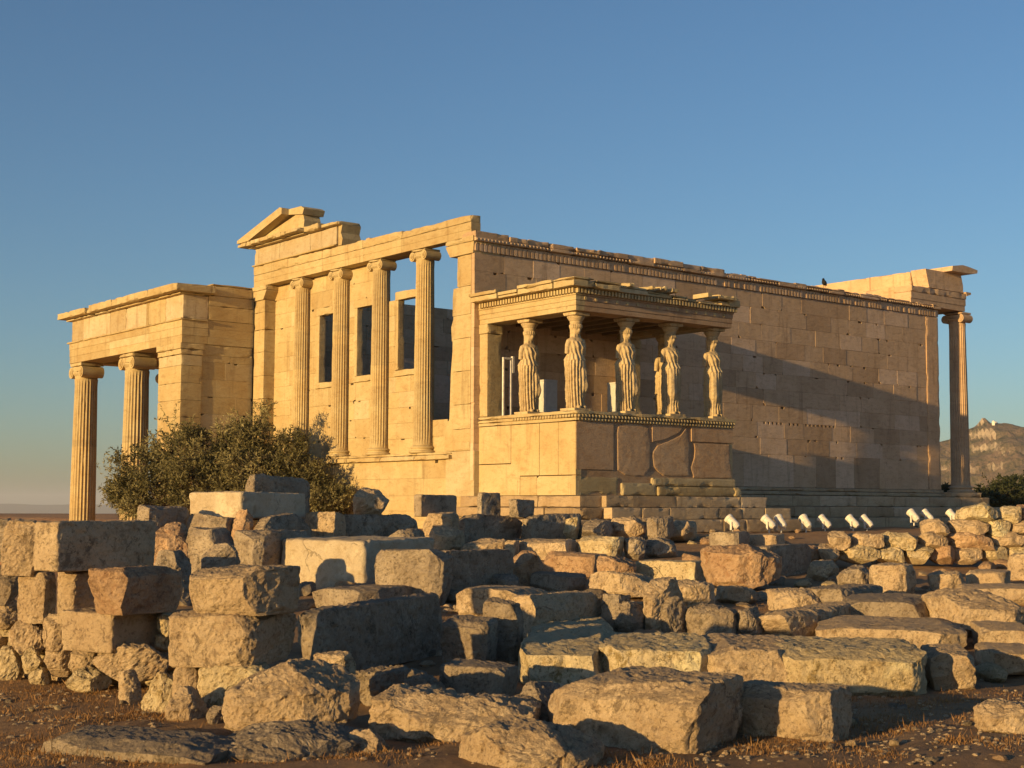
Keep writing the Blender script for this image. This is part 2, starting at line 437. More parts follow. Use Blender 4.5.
def ashlar(mb, axis, u0, u1, zs, front, back, lmin, lmax, old=True, chip=.05, jit=.008, skip=None, notch=None, k=1.0):
    sg = 1 if back > front else -1
    for i, (z0, z1) in enumerate(zip(zs, zs[1:])):
        u = u0-rnd.random()*lmin*.5 if i else u0
        while u < u1-.05:
            w = rnd.uniform(lmin, lmax); a, b = max(u, u0), min(u+w, u1)
            if u1-b < lmin*.4: b = u1
            if b-a > .08 and not (skip and skip(a, b, z0, z1)):
                nt = ()
                if notch and i == notch[0]: nt = [(q, .11, .075) for q in np.arange(notch[1], notch[2], .21)][::-1]
                elif rnd.random() < .2: nt = [(rnd.uniform(a+.05, max(a+.06, b-.3)), rnd.uniform(.1, .22), rnd.uniform(.03, .08))]
                block_face(mb, axis, a, b, z0, z1, front-sg*rnd.random()*jit, back, tone(old, k), chip, nt)
            u = b if b == u1 else u+w

# long flank wall, block by block, over a sunk core
def flank():
    mb = MB()
    zs = [-.48, .58]+[.58+.534*i for i in range(1, 11)]
    mb.box(.06, XE-.06, .12, .62, -.9, 6.28, 0, (.75, .72, .7))
    ashlar(mb, 'y', 0.0, XE-.75, zs, 0.0, .13, .95, 1.5, True, .12, .012, None, (2, 11.9, 15.6))
    mb.box(XE-.75, XE, -.035, .66, ZB, ZT, .02, (1.05, 1, .95))         # end pier
    o = mb.build('flank_wall', M_SOUTH, TEMPLE)
    # wall crown: carved band, egg row, broken top moulding
    mb = MB()
    mb.box(-.03, XE+.02, -.03, .6, 5.93, 6.2, .01)
    x = .0
    while x < XE-.05:                                                      # leaf ornament
        if rnd.random() > .12:
            w = .085
            mb.prism([(x, 5.95), (x+w*.3, 5.935), (x+w*.7, 5.935), (x+w, 5.95), (x+w*1.05, 6.1), (x+w*.5, 6.17), (x-w*.05, 6.1)], 'y', -.055, -.02, tone(True))
        x += .155
    x = -.05
    while x < XE:                                                          # egg moulding and fascia in broken lengths
        w = rnd.uniform(.5, 1.5); e = min(x+w, XE+.05)
        lvl = 1.0 if x < 9 else (.75 if x < 14 else .55)
        if rnd.random() < .75*lvl+.1 or x < 2: mb.box(x+.006, e-.006, -.12-.05*rnd.random(), .55, 6.21, 6.30+.03*rnd.random(), .015, tone(True))
        top = 6.37+.06*lvl*rnd.random()+(.07 if x < 10 else -.02)
        if x < .2: top = 6.5
        if rnd.random() < lvl+.25: mb.box(x+.006, e-.006, -.1-.1*rnd.random()*lvl, .6, 6.31, top, .025, tone(True, .95))
        else: mb.box(x+.02, e-.02, .05, .6, 6.20, 6.3+.1*rnd.random(), .03, tone(True, .9))
        xx = x
        while xx < e-.1 and lvl > .5:
            mb.box(xx+.02, xx+.09, -.15, -.05, 6.22, 6.29, .02, (1, 1, 1)); xx += .13
        x = e
    for _ in range(26):
        xx = rnd.uniform(9, XE-.6); w = rnd.uniform(.08, .3)
        mb.box(xx, xx+w*1.5, -.08, .3, 6.28, 6.36+.06*rnd.random(), .025, tone(True))
    mb.build('wall_crown', M_SOUTH, TEMPLE)
flank()

def base_steps():
    mb = MB()
    # wall-foot moulding and the two steps along the flank
    mb.box(6.2, XE+.05, -.10, .5, -.60, -.485, .03); mb.box(6.2, XE+.1, -.17, .5, -.74, -.605, .05)
    def step(x0, x1, y0, y1, z0, z1, l0=1.2, l1=2.2):
        x = x0
        while x < x1-.05:
            e = min(x+rnd.uniform(l0, l1), x1)
            if x1-e < .5: e = x1
            mb.box(x+.004, e-.004, y0+rnd.random()*.02, y1, z0, z1-.006*rnd.random(), .018, tone(True)); x = e
    step(6.3, XE+2.3, -.55, .6, -1.10, -.745); step(6.3, XE+2.6, -.95, .6, -1.46, -1.105); step(6.3, XE+2.9, -1.35, .6, -1.85, -1.465)
    # under the statue porch
    step(.45, 6.5, -4.92, 0, -1.16, -.865, 1.6, 2.6); step(.3, 7.0, -5.3, 0, -1.46, -1.165, .9, 1.8); step(.1, 7.4, -5.7, 0, -1.8, -1.465, .8, 1.7)
    mb.box(-.28, .44, -3.1, .2, -1.16, -.87, .02, tone()); mb.box(-.28, .44, -4.75, -3.115, -1.16, -.875, .02, tone())
    mb.box(-.5, .28, -3.6, .2, -1.46, -1.17, .03, tone()); mb.box(-.5, .28, -5.0, -3.65, -1.46, -1.17, .03, tone(True, .8)); mb.box(-.9, .08, -5.3, .2, -1.9, -1.47, .03, tone())
    # stylobate of the eastern colonnade
    mb.box(XE-.1, 23.75, .62, 12.8, -.74, -.56, .02); mb.box(XE-.1, 24.1, .62, 13.1, -1.1, -.745, .02); mb.box(XE+.06, 23.7, -.38, .6, -.74, -.56, .03)
    mb.build('stepped_base', M_STEP, TEMPLE)
base_steps()

# columns --------------------------------------------------------------
def shaft_mesh(h, rb, rt, seed, name='column'):
    n = 24*5; rs = random.Random(seed); prof = []; K = 26
    joints = sorted(rs.uniform(.15, .9) for _ in range(3))
    mb = MB(); vs = []
    for k in range(K+1):
        t = k/K; r = rb+(rt-rb)*t+.012*math.sin(math.pi*t)
        if k == 0: r *= 1.06
        if k == K: r *= 1.05
        for i in range(n):
            a = 2*math.pi*i/n; ph = (i % 5)/5
            d = 1-.085*math.sin(math.pi*ph) if 0 < k < K else 1
            w = mn.noise(Vector((math.cos(a)*3, math.sin(a)*3, t*h*2.2+seed)))
            d -= max(0, w-.35)*.14
            vs.append((r*d*math.cos(a), r*d*math.sin(a), t*h))
    fs = [(k*n+i, k*n+(i+1) % n, (k+1)*n+(i+1) % n, (k+1)*n+i) for k in range(K) for i in range(n)]
    fs += [tuple(range(n-1, -1, -1)), tuple(K*n+i for i in range(n))]
    mb.add(vs, fs)
    mb.c = []
    for f in mb.f:
        zz = sum(mb.v[i][2] for i in f)/len(f)/h
        q = sum(zz > j for j in joints); mb.c.append([(1, 1, 1), (.93, .91, .9), (1.05, 1.03, 1), (.9, .9, .92)][(q+seed) % 4])
    return mb
def capital_mb(r, h):
    """Ionic capital, volutes facing +-X; origin at its foot"""
    mb = MB()
    mb.lathe([(r*.98, 0), (r*1.02, h*.12), (r*1.0, h*.16), (r*1.22, h*.34), (r*1.2, h*.42)], n=32)
    vr = r*.52
    for sy in (-1, 1):
        cy, cz = sy*r*1.12, h*.42
        for q, (rr, ex) in enumerate(((1, 0), (.72, .025), (.42, .045), (.2, .06))):
            mb.tube((-r*1.02-ex, cy, cz), (r*1.02+ex, cy, cz), vr*rr, vr*rr, 20)
    mb.box(-r*1.0, r*1.0, -r*1.1, r*1.1, h*.45, h*.78, .02)
    mb.box(-r*1.1, r*1.1, -r*1.35, r*1.35, h*.79, h, .025)
    return mb
def base_mb(r, h):
    mb = MB()
    mb.lathe([(r*1.38, 0), (r*1.45, h*.12), (r*1.42, h*.3), (r*1.22, h*.36), (r*1.15, h*.48), (r*1.2, h*.6), (r*1.3, h*.68), (r*1.3, h*.84), (r*1.12, h*.92), (r*1.04, h)], n=40)
    return mb
def column(x, y, z0, z1, rb, rt, hb, hc, mat, seed, rz=0):
    h = z1-z0-hb-hc
    s = shaft_mesh(h, rb, rt, seed).build('column', mat, TEMPLE, False, (x, y, z0+hb)); s.rotation_euler = (0, 0, rz)
    capital_mb(rt, hc).build('capital', mat, s, False, (0, 0, h-.002))
    base_mb(rb, hb).build('base', mat, s, True, (0, 0, -hb+.002))
    return s
for i, (y, rz) in enumerate(((2.79, 0), (5.11, 0), (7.37, 0), (9.8, 0))):
    column(.30, y, .375, 6.37, .30, .265, .22, .34, M_WEST, 3+i, rz)
c0 = column(23.38, .33, -.56, 6.28, .345, .30, .25, .42, M_SOUTH, 11)
for i in range(1, 6):
    c = copy_tree(c0, TEMPLE); c.location.y = .33+i*2.4

# west facade ------------------------------------------------------------
def facade():
    mb = MB()
    # lower wall below the ledge
    zs = [-3.6, -3.0, -2.4, -1.8, -1.3, -.86, -.36, .15]
    ashlar(mb, 'x', 0.0, YN-.02, zs, .05, .9, 1.1, 1.9, False, .03, .006)
    mb.box(.02, .95, -.02, 1.3, -.9, .374, .006, tone(False))
    # ledge under the half columns
    y = .98
    while y < YN-.3:
        e = min(y+rnd.uniform(1.4, 2.4), YN)
        mb.box(-.12, .9, y+.003, e-.003, .16, .30, .03, tone(False)); mb.box(-.05, .9, y+.003, e-.003, .302, .372, .015, tone(False)); y = e
    # end piers
    for a, b in ((0.14, 1.02), (11.86, YN)):
        zz = .376
        while zz < 5.86:
            t = min(zz+rnd.uniform(.5, .95), 5.87)
            if 5.87-t < .3: t = 5.87
            if a < 5: b = 1.02 if zz < 4.2 else .84
            mb.box(0.0 if a > 5 else .004, .95 if a < 5 else .9, a+(.02*rnd.random() if a < 5 else 0), b-.05*rnd.random()*(a < 5), zz+.002, t-.002, .008, tone(False)); zz = t
        mb.box(-.02, .96, a, b, .376, .62, .03, tone(False))
    # ragged inner edge of the southern pier
    for _ in range(16):
        z = rnd.uniform(1.4, 5.6); mb.box(.1, .6, .8, (1.04 if z < 4 else .86)+.1*rnd.random(), z, z+rnd.uniform(.15, .5), .03, tone(False))
    mb.prism([(.72, 3.5), (1.16, 3.5), (1.2, 3.9), (1.0, 4.35), (.72, 4.5)], 'x', .1, .6, tone(False))
    mb.prism([(.72, .4), (1.5, .4), (1.45, 1.0), (1.25, 1.3), (1.2, 2.6), (1.1, 3.45), (.72, 3.45)], 'x', .1, .6, tone(False))
    # pier capitals
    for a, b in ((-.03, 1.28), (11.7, YN+.03)):
        mb.prism([(a+.03, 5.88), (b-.2, 5.88), (b, 6.16), (b, 6.2), (a, 6.2), (a, 6.16)] if a < 5 else [(a+.2, 5.88), (b-.03, 5.88), (b, 6.16), (b, 6.2), (a, 6.2), (a, 6.16)], 'x', -.05, .9, tone(False))
        mb.box(-.09, .92, a-.02, b+.02, 6.202, 6.366, .02, tone(False))
    # infill between the columns
    B = [(1.02, 2.79), (2.79, 5.11), (5.11, 7.37), (7.37, 9.80), (9.80, 11.9)]
    def solid(y0, y1, z0, z1, l0=.7, l1=1.3, hh=.52):
        n = max(1, round((z1-z0)/hh)); zs = [z0+(z1-z0)*i/n for i in range(n+1)]
        ashlar(mb, 'x', y0, y1, zs, .42, .60, l0, l1, False, .03, .006)
    solid(1.02, 1.55, .376, 1.30, .5, 1); solid(1.50, 2.79, .376, 1.34, .6, 1)
    W = [(1, 3.36, 4.31, 2.95, 5.06), (2, 5.62, 6.60, 2.92, 5.06), (3, 7.86, 8.88, 2.86, 5.04)]
    for k, a, b, z0, z1 in W:
        y0, y1 = B[k]
        solid(y0, y1, .376, z0-.22)
        if k > 1:
            solid(y0, y1, z1+.26, 6.365)
            solid(b+.16, y1, z0-.22, z1+.26, .5, .9)
            solid(y0, a-.16, z0-.22, z1+.26, .5, .9)
        else:
            solid(b+.16, y1, z0-.22, z1+.02, .5, .9)
    solid(9.80, 11.9, .376, 6.365, .9, 1.6)
    o = mb.build('facade_wall', M_WEST, TEMPLE)
    for k, a, b, z0, z1 in W:                        # window frames
        f = MB()
        f.box(.385, .62, b, b+.158, z0-.02, z1, .008); f.box(.385, .62, a-.158, a, z0-.02, z1, .008)
        f.box(.375, .63, a-.2, b+.2, z1+.002, z1+.255, .01); f.box(.36, .63, a-.2, b+.2, z0-.215, z0-.022, .012)
        f.build('window_frame', M_WEST, o)
    # architrave with three fasciae
    mb = MB()
    y = .15; cuts = [.15, 3.6, 5.7, 8.1, 10.3, YN+.1]
    for i, (a, b) in enumerate(zip(cuts, cuts[1:])):
        tt = 6.99 if i < 1 else 7.02+.02*i; c = tone(False)
        D = .33 if i == 0 else .7
        mb.box(.0, D, a+.003, b-.003, 6.37, 6.57, .005, c); mb.box(-.008, D, a+.003, b-.003, 6.5705, 6.78, .005, c); mb.box(-.03, D, a+.003, b-.003, 6.782, tt, .02, c)
    mb.build('architrave', M_WEST, TEMPLE)
    # frieze and gable corner over the north end
    mb = MB()
    fr = (.92, .95, 1.15)
    mb.box(-.09, .7, 7.3, YN+.12, 7.09, 7.14, .015, tone(False))
    for a, b in ((7.26, 8.9), (8.9, 10.9), (10.9, YN+.06)): mb.box(-.01, .7, a+.002, b-.002, 7.142, 7.72, .012, fr)
    mb.prism([(7.05, 7.1), (7.25, 7.1), (7.25, 7.85), (7.12, 7.88), (7.02, 7.75), (7.1, 7.5), (7.0, 7.3)], 'x', .05, .75, (.9, .88, .85))
    g = mb.build('frieze', M_WEST, TEMPLE)
    mb = MB()
    y = 13.05
    while y > 9.0:                                          # horizontal cornice with a ragged lower lip
        w = rnd.uniform(.25, .6); e = max(y-w, 8.95)
        mb.box(-.45-.03*rnd.random(), .8, e, y, 7.74+.05*rnd.random(), 7.905+.01*rnd.random(), .03, tone(False)); y = e
    mb.box(-.2, .7, 9.0, 12.75, 7.722, 7.75, .012, tone(False))
    for a, b, z in ((8.0, 8.9, 7.93), (7.0, 7.97, 7.86)): mb.box(-.28+(.1 if a < 8 else 0), .7, a, b, 7.722+(.02 if a < 8 else 0), z, .05, tone(False))
    mb.prism([(9.15, 7.915), (12.4, 7.915), (9.4, 8.5), (9.2, 8.42), (9.1, 8.2)], 'x', -.12, .5, tone(False))      # tympanum
    mb.prism([(13.1, 7.915), (13.1, 8.02), (10.15, 8.74), (10.02, 8.7), (10.02, 8.5), (12.3, 7.915)], 'x', -.46, .6, tone(False))    # raking cornice
    mb.prism([(10.0, 8.5), (10.0, 8.68), (9.2, 8.66), (9.0, 8.56), (9.1, 8.38)], 'x', -.2, .6, tone(False))
    mb.build('gable', M_WEST, TEMPLE)
    mb = MB()
    for a in (6.4, 5.85): mb.box(.3, .6, a, a+.22, 7.04, 7.16+.04*rnd.random(), .04, tone())
    # inner walls seen through the openings
    ashlar(mb, 'y', .9, XE-.75, [-.5+.53*i for i in range(13)]+[6.25], 11.9, 12.3, .9, 1.5, True, .06, .02)
    mb.box(.9, XE-.1, 12.1, YN, -3.2, 6.2, .01)
    mb.build('rear_wall', M_SOUTH, TEMPLE)
facade()

# eastern entablature ---------------------------------------------------
def east():
    mb = MB()
    mb.box(20.05, 23.45, .02, .72, 6.31, 6.52, .005); mb.box(20.05, 23.48, 0, .74, 6.5205, 6.76, .005); mb.box(20.05, 23.5, -.03, .76, 6.762, 7.0, .03)
    mb.box(20.07, 20.8, .76, 3.4, 6.315, 7.02, .03, (1.1, 1.08, 1.02))
    for a, b in ((.78, 4.5), (4.5, 8.4), (8.4, 11.5)): mb.box(22.5, 23.5, a, b, 6.31, 7.02, .02)
    mb.prism([(23.5, 6.9), (23.78, 6.98), (23.78, 7.06), (23.45, 7.06)], 'y', -.04, 12.9)
    f = mb.build('architrave', M_SOUTH, TEMPLE)
    mb = MB()
    mb.prism([(21.25, 7.03), (23.42, 7.03), (23.42, 7.3), (23.3, 7.71), (21.05, 7.71)], 'y', .06, .72, (1.15, 1.15, 1.16))
    for a, b in ((.74, 2.6), (2.6, 5.6), (5.6, 8), (8, 10.4)): mb.box(21.07, 21.6, a+.01, b, 7.025, 7.70, .03, (1.12, 1.1, 1.06)); mb.box(22.7, 23.38, a+.01, b, 7.03, 7.69, .02)
    mb.build('frieze', M_SOUTH, TEMPLE)
    mb = MB()
    mb.prism([(22.2, 7.715), (23.2, 7.715), (23.7, 7.75), (23.84, 7.78), (23.86, 7.9), (23.3, 7.97), (22.9, 8.0), (22.25, 7.9)], 'y', -.3, 1.5, (1.1, 1.1, 1.1))
    mb.box(22.7, 24.1, 1.52, 4.2, 7.72, 7.95, .04); mb.box(22.7, 24.1, 4.22, 7.0, 7.72, 7.93, .04)
    mb.build('cornice', M_SOUTH, TEMPLE)
east()

# north porch --------------------------------------------------------------
def north_porch():
    x0, x1, y0, y1 = -2.66, 8.0, 12.66, 22.4; zf = -3.45
    mb = MB()
    nw = [(1.0, 1.0, 1.02), (.9, .9, .92)]
    # anta and return wall to the facade
    zs = [zf+.6*i for i in range(13)]
    zz = zf
    while zz < 3.85:
        t = min(zz+.58, 3.87); mb.box(x0, -1.9, y0, y0+1.75, zz+.002, t-.002, .008, tone(False)); zz += .58
    ashlar(mb, 'y', -1.9, .03, [zf+.1+.585*i for i in range(13)]+[4.27], y0+.05, y0+.8, .8, 1.5, False, .06, .006)
    mb.box(.1, x1, y0+.1, y0+.8, zf, 6.1, .01)
    mb.box(x0-.04, -1.86, y0-.03, y0+1.8, 3.88, 4.06, .02, tone(False)); mb.box(x0-.07, -1.84, y0-.06, y0+1.83, 4.062, 4.265, .02, tone(False))
    mb.box(-1.84, .0, y0+.02, y0+.8, 3.9, 4.25, .02, tone(False))
    # small blocks missing by the facade
    mb.build('porch_wall', M_WEST, TEMPLE)
    mb = MB()
    def ring(z0, z1, out, b=.012, cuts=None, cols=None, depth=.95):
        cuts = cuts or [y0-out, 15.2, 18.6, y1+out]
        for i, (a, c) in enumerate(zip(cuts, cuts[1:])):
            mb.box(x0-out, x0+depth, a+.002, c-.002, z0, z1, b, cols[i % len(cols)] if cols else tone(False))
    def south(z0, z1, out, b=.012, col=None, xe=.03):
        mb.box(x0+.96, xe, y0-out, y0+.8, z0, z1, b, col or tone(False))
    for z0, z1, o in ((4.27, 4.53, 0), (4.5305, 4.8, .02), (4.8005, 5.09, .045)): ring(z0, z1, o*.5, .006); south(z0, z1, 0, .006)
    mb.box(x0-.1, x0+.9, y0-.1, y1+.1, 5.03, 5.1, .02, tone(False))
    mb.box(x0+.96, x1, y1-.9, y1-.01, 4.275, 5.085, .02); mb.box(x1-.9, x1, y0, y1-.92, 4.27, 5.09, .02)
    mb.build('porch_architrave', M_WEST, TEMPLE)
    mb = MB()
    ring(5.102, 5.90, -.02, .012, [y0-.0, 14.0, 15.35, 15.55, 17.3, 18.7, 21.2, 22.3], [(1.06, 1.10, 1.35), (.98, .98, 1.0), (.72, .68, .62), (1.06, 1.10, 1.35), (.86, .86, .95), (1.06, 1.10, 1.35), (.86, .86, .95)])
    south(5.102, 5.6, .0, .012, (1, .97, .92)); south(5.602, 5.95, .0, .012, None)
    mb.box(x0+.97, x1, y1-.9, y1-.12, 5.105, 5.89, .02); mb.box(x1-.9, x1, y0, y1-.95, 5.1, 5.9, .02)
    mb.build('porch_frieze', M_WEST, TEMPLE)
    mb = MB()
    cuts = [12.3, 14.6, 17.2, 17.65, 19.7, 20.1, 22.75]
    for i, (a, c) in enumerate(zip(cuts, cuts[1:])):
        if i == 4:
            mb.prism([(a, 5.97), (c, 5.99), (c, 6.07), (a, 6.2)], 'x', x0-.3, x0+.8, tone(False)); continue
        mb.box(x0-.41, x0+.9, a+.004, c-.004, 5.96+.02*rnd.random(), 6.22-.02*(i > 3)+.02*rnd.random(), .02, tone(False))
        mb.box(x0-.15, x0+.8, max(a, 12.55), min(c, 22.5)-.003, 5.9, 5.965, .02, tone(False))
    mb.box(x0+.91, -1.62, 12.3, 13.2, 5.97, 6.22, .02, tone(False)); mb.box(x0+.8, -1.62, 12.55, 13.2, 5.945, 5.968, .01)
    mb.box(-1.6, .05, y0-.02, 13.4, 5.952, 6.3, .02, tone(False)); mb.box(-1.58, .05, y0-.05, 13.4, 6.302, 6.36, .02, tone(False))
    mb.box(x0+.9, x1+.3, 13.2, y1+.5, 5.92, 6.2, .02); mb.build('porch_cornice', M_WEST, TEMPLE)
    mb = MB()
    mb.box(x0+.95, x1-.9, y0+.8, y1-.9, 4.85, 5.15, 0); x = x0+1.6
    while x < x1-1.2: mb.box(x, x+.35, y0+.85, y1-.95, 4.5, 4.85, .02); x += 1.3
    mb.build('porch_ceiling', M_SOUTH, TEMPLE); mb = MB()
    mb.box(x0-.5, x1+.5, y0+.3, y1+.8, zf-.6, zf, .03); mb.box(x0-.9, x1+.9, y0+.3, y1+1.2, zf-1.4, zf-.605, .03)
    mb.build('porch_platform', M_SOUTH, TEMPLE)
    c0 = column(x0+.47, 21.85, zf, 4.268, .49, .42, .35, .62, M_WEST, 21, 0)
    for i, (x, y) in enumerate(((x0+.47, 17.2), (1.55, 21.9), (4.5, 21.9), (7.5, 21.9), (7.5, 17.2))):
        c = copy_tree(c0, TEMPLE); c.location = (x, y, c0.location.z); c.rotation_euler.z = (0, math.pi/2, math.pi/2, math.pi, math.pi)[i]
        if i == 0: c.rotation_euler.z = math.pi
north_porch()

# statue porch ----------------------------------------------------------------
def statue_porch():
    x0, x1, y0 = .2, 6.02, -4.05
    mb = MB()
    mb.box(x0+.16, x1-.1, y0+.022, -.01, -.86, 1.2, 0, (.8, .7, .78))
    # west side slabs
    for a, b, z0, z1 in ((-1.41, -.0, .0, 1.02), (-1.80, -.0, -.86, -.02), (-2.6, -1.42, -.34, 1.02), (-3.36, -2.61, -.34, 1.02), (-4.05, -3.37, -.34, 1.02), (-2.5, -1.81, -.86, -.36), (-4.05, -2.51, -.86, -.36)):
        block_face(mb, 'x', a, b, z0, z1, x0-.01*rnd.random(), x0+.18, tone(False, 1.08), .06)
    # south side: one smooth slab, weathered blocks, patched pieces
    block_face(mb, 'y', x0+.012, 1.5, -.2, 1.02, y0-.005, y0+.2, (.94, .82, .92), 0)
    block_face(mb, 'y', x0+.012, 1.45, -.36, -.205, y0+.03, y0+.2, (.85, .74, .82), .6)
    def rough(poly, d, col):
        n = len(poly); cu = sum(p[0] for p in poly)/n; cv = sum(p[1] for p in poly)/n
        N = 4*n; pts = []
        for i in range(n):
            for k in range(4):
                t = k/4; a, b = poly[i], poly[(i+1) % n]; u, v = a[0]+(b[0]-a[0])*t, a[1]+(b[1]-a[1])*t
                q = .03*fbm(Vector((u*4, v*4, 2)), 3); pts.append((u+q, v+q))
        rings = [(1.0, .2), (1.0, .012), (.99, .0), (.94, -.006), (.7, d), (.45, d), (.2, d)]
        vs = []
        for k, w in rings:
            for u, v in pts:
                uu, vv = cu+(u-cu)*k, cv+(v-cv)*k
                vs.append((uu, y0+w+(.004*fbm(Vector((uu*5, vv*5, 7)), 5) if w < .15 else 0), vv))
        vs.append((cu, y0+d, cv))
        fs = [(r*N+i, r*N+(i+1) % N, (r+1)*N+(i+1) % N, (r+1)*N+i) for r in range(len(rings)-1) for i in range(N)]
        fs += [((len(rings)-1)*N+i, (len(rings)-1)*N+(i+1) % N, len(vs)-1) for i in range(N)]
        mb.add(vs, fs, col)
    rough([(1.66, -.2), (1.62, .4), (1.66, .92), (1.95, 1.02), (2.5, 1.02), (2.75, .92), (2.84, .4), (2.8, -.15), (2.6, -.33), (1.9, -.33)], -.012, (.97, .84, .93))
    mb.prism([(2.9, 1.03), (2.9, .58), (3.35, .66), (3.9, .86), (4.05, 1.03)], 'y', y0-.01, y0+.15, (.97, .84, .94))
    rough([(2.95, -.1), (2.92, .3), (3.1, .48), (3.5, .6), (3.95, .78), (4.2, 1.0), (4.3, .5), (4.28, -.3), (3.3, -.33)], -.012, (1.0, .87, .95))
    block_face(mb, 'y', 4.37, x1, .63, 1.03, y0-.02, y0+.15, (.98, .85, .95), 0)
    rough([(4.5, .6), (5.9, .6), (5.92, .1), (6.0, -.33), (4.45, -.36), (4.36, -.1), (4.5, .2)], -.012, (1.0, .86, .94))
    block_face(mb, 'x', y0+.01, -.02, -.36, 1.02, x1, x1-.2, (1, 1, 1), 0)
    # foot mouldings
    for a, b, z0, z1, o in ((x0+.01, 1.7, -.86, -.375, .0), (1.75, 3.0, -.86, -.52, .06), (3.01, x1+.16, -.86, -.6, .12), (2.85, x1+.06, -.595, -.37, .07)):
        mb.box(a, b, y0-o, y0+.3, z0, z1, .05, tone(True, .78))
    mb.box(x1-.1, x1+.2, y0-.15, 0, -.86, -.6, .04); mb.box(x1-.1, x1+.08, y0-.05, 0, -.595, -.37, .04)
    # crowning slab with egg ornament
    mb.box(x0-.02, x1+.03, y0-.04, -.0, 1.035, 1.12, .01); mb.box(x0-.07, x1+.08, y0-.09, -.0, 1.205, 1.30, .02)
    mb.box(x0-.05, x1+.05, y0-.06, -.0, 1.122, 1.2, .01)
    x = x0
    while x < x1:
        mb.box(x+.02, x+.085, y0-.1, y0-.05, 1.125, 1.2, .018); mb.box(x+.03, x+.075, y0-.07, y0-.03, 1.05, 1.11, .012); x += .115
    y = y0
    while y < -1.6:
        mb.box(x0-.09, x0-.04, y+.02, y+.085, 1.125, 1.2, .018); y += .115
    mb.build('podium', M_WEST, TEMPLE)
    mb = MB(); mb.box(x0+.6, x1-.6, y0+.65, -.01, 1.3, 1.306, 0, (.42, .38, .34)); mb.build('porch_floor', M_STEP, TEMPLE)  # thin floor sheet coloured dark to cut bounce and deepen the porch shade
    # roof
    mb = MB(); za = 3.87
    def band(z0, z1, o, d=.62, col=None):
        mb.box(x0+.3, x1+o, y0-o, y0+d, z0, z1, .006, (.92, .80, .90)); mb.box(x0-o, x0+.298, y0-o, y0+d, z0, z1, .006, col or (1, 1, 1)); mb.box(x0-o, x0+d, y0+d+.001, 0.0, z0, z1, .006, col or (1, 1, 1)); mb.box(x1-d, x1+o, y0+d+.001, 0.0, z0, z1, .006, col or (1, 1, 1))
    band(za, 4.0, 0); band(4.002, 4.13, .015); band(4.132, 4.26, .03); band(4.262, 4.3, .055)
    x = x0+.3
    while x < x1-.1:                                       # roundels on the top fascia
        mb.tube((x, y0-.05, 4.195), (x, y0-.02, 4.195), .045, .05, 12); x += .37
    x = x0-.06
    while x < x1+.05:
        mb.box(x, x+.07, y0-.15, y0-.04, 4.305, 4.43, .006); x += .118
    y = y0-.06
    while y < -.1:
        mb.box(x0-.15, x0-.04, y, y+.07, 4.305, 4.43, .006); y += .118
    band(4.302, 4.44, .04)
    mb.box(x0+.62, x1-.62, y0+.62, 0, 4.05, 4.4, 0, (.45, .4, .36))  # porch shade put into the colour: ceiling slab and beams darkened
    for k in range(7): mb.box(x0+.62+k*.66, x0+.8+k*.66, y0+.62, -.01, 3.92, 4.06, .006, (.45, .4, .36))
    mb.box(x0+.3, x1-.3, y0+.3, -.02, 4.44, 4.6, .02)
    # cornice in broken lengths
    cuts = [-.45, .6, 1.5, 2.6, 3.55, 4.1, 4.55, 5.0, 5.4, 5.75, 6.2]
    for i, (a, c) in enumerate(zip(cuts, cuts[1:])):
        out = .30 if i < 2 else .24-.1*rnd.random(); top = 4.69-(.03*i if i < 5 else .1+.1*rnd.random())
        if i == 9: top = 4.72
        mb.box(max(a, x0-.34)+.003, min(c, x1+.3)-.003, y0-out, y0+.5, 4.442, top-.07, .02, tone(True)); 
        if i != 6: mb.box(max(a, x0-.36)+.003, min(c, x1+.3)-.003, y0-out-.04*(i < 2)+.12*rnd.random(), y0+.5, top-.065, top, .025, tone(True))
    for a, c, o, t in ((-3.53, -2.1, .36, 4.68), (-2.08, -1.25, .34, 4.60), (-1.23, -.0, .38, 4.68)):
        mb.box(x0-o, x0+.5, a+.003, c-.003, 4.445, t-.09, .02, tone(False)); mb.box(x0-o-.03, x0+.5, a+.003, c-.003, t-.085, t+.02*rnd.random(), .025, tone(False))
    mb.box(x1-.4, x1+.28, y0+.5, 0, 4.445, 4.62, .03)
    for _ in range(14):
        xx = rnd.uniform(1.5, 5.9); mb.box(xx, xx+rnd.uniform(.1, .4), y0-.3, y0+.3, 4.6, 4.68+.07*rnd.random(), .03, tone(True))
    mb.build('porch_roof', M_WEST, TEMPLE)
    # wall pilasters carrying the roof ends
    mb = MB()
    mb.box(x0, x0+.5, -.36, -.002, 1.302, 3.6, .01); mb.box(x0-.03, x0+.53, -.39, -.002, 3.602, 3.868, .02)
    mb.build('pilaster', M_WEST, TEMPLE); mb = MB()
    mb.box(x1-.5, x1, -.36, -.002, 1.302, 3.6, .01); mb.box(x1-.53, x1+.03, -.39, -.002, 3.602, 3.868, .02)
    mb.build('pilaster', M_WEST, TEMPLE)
statue_porch()

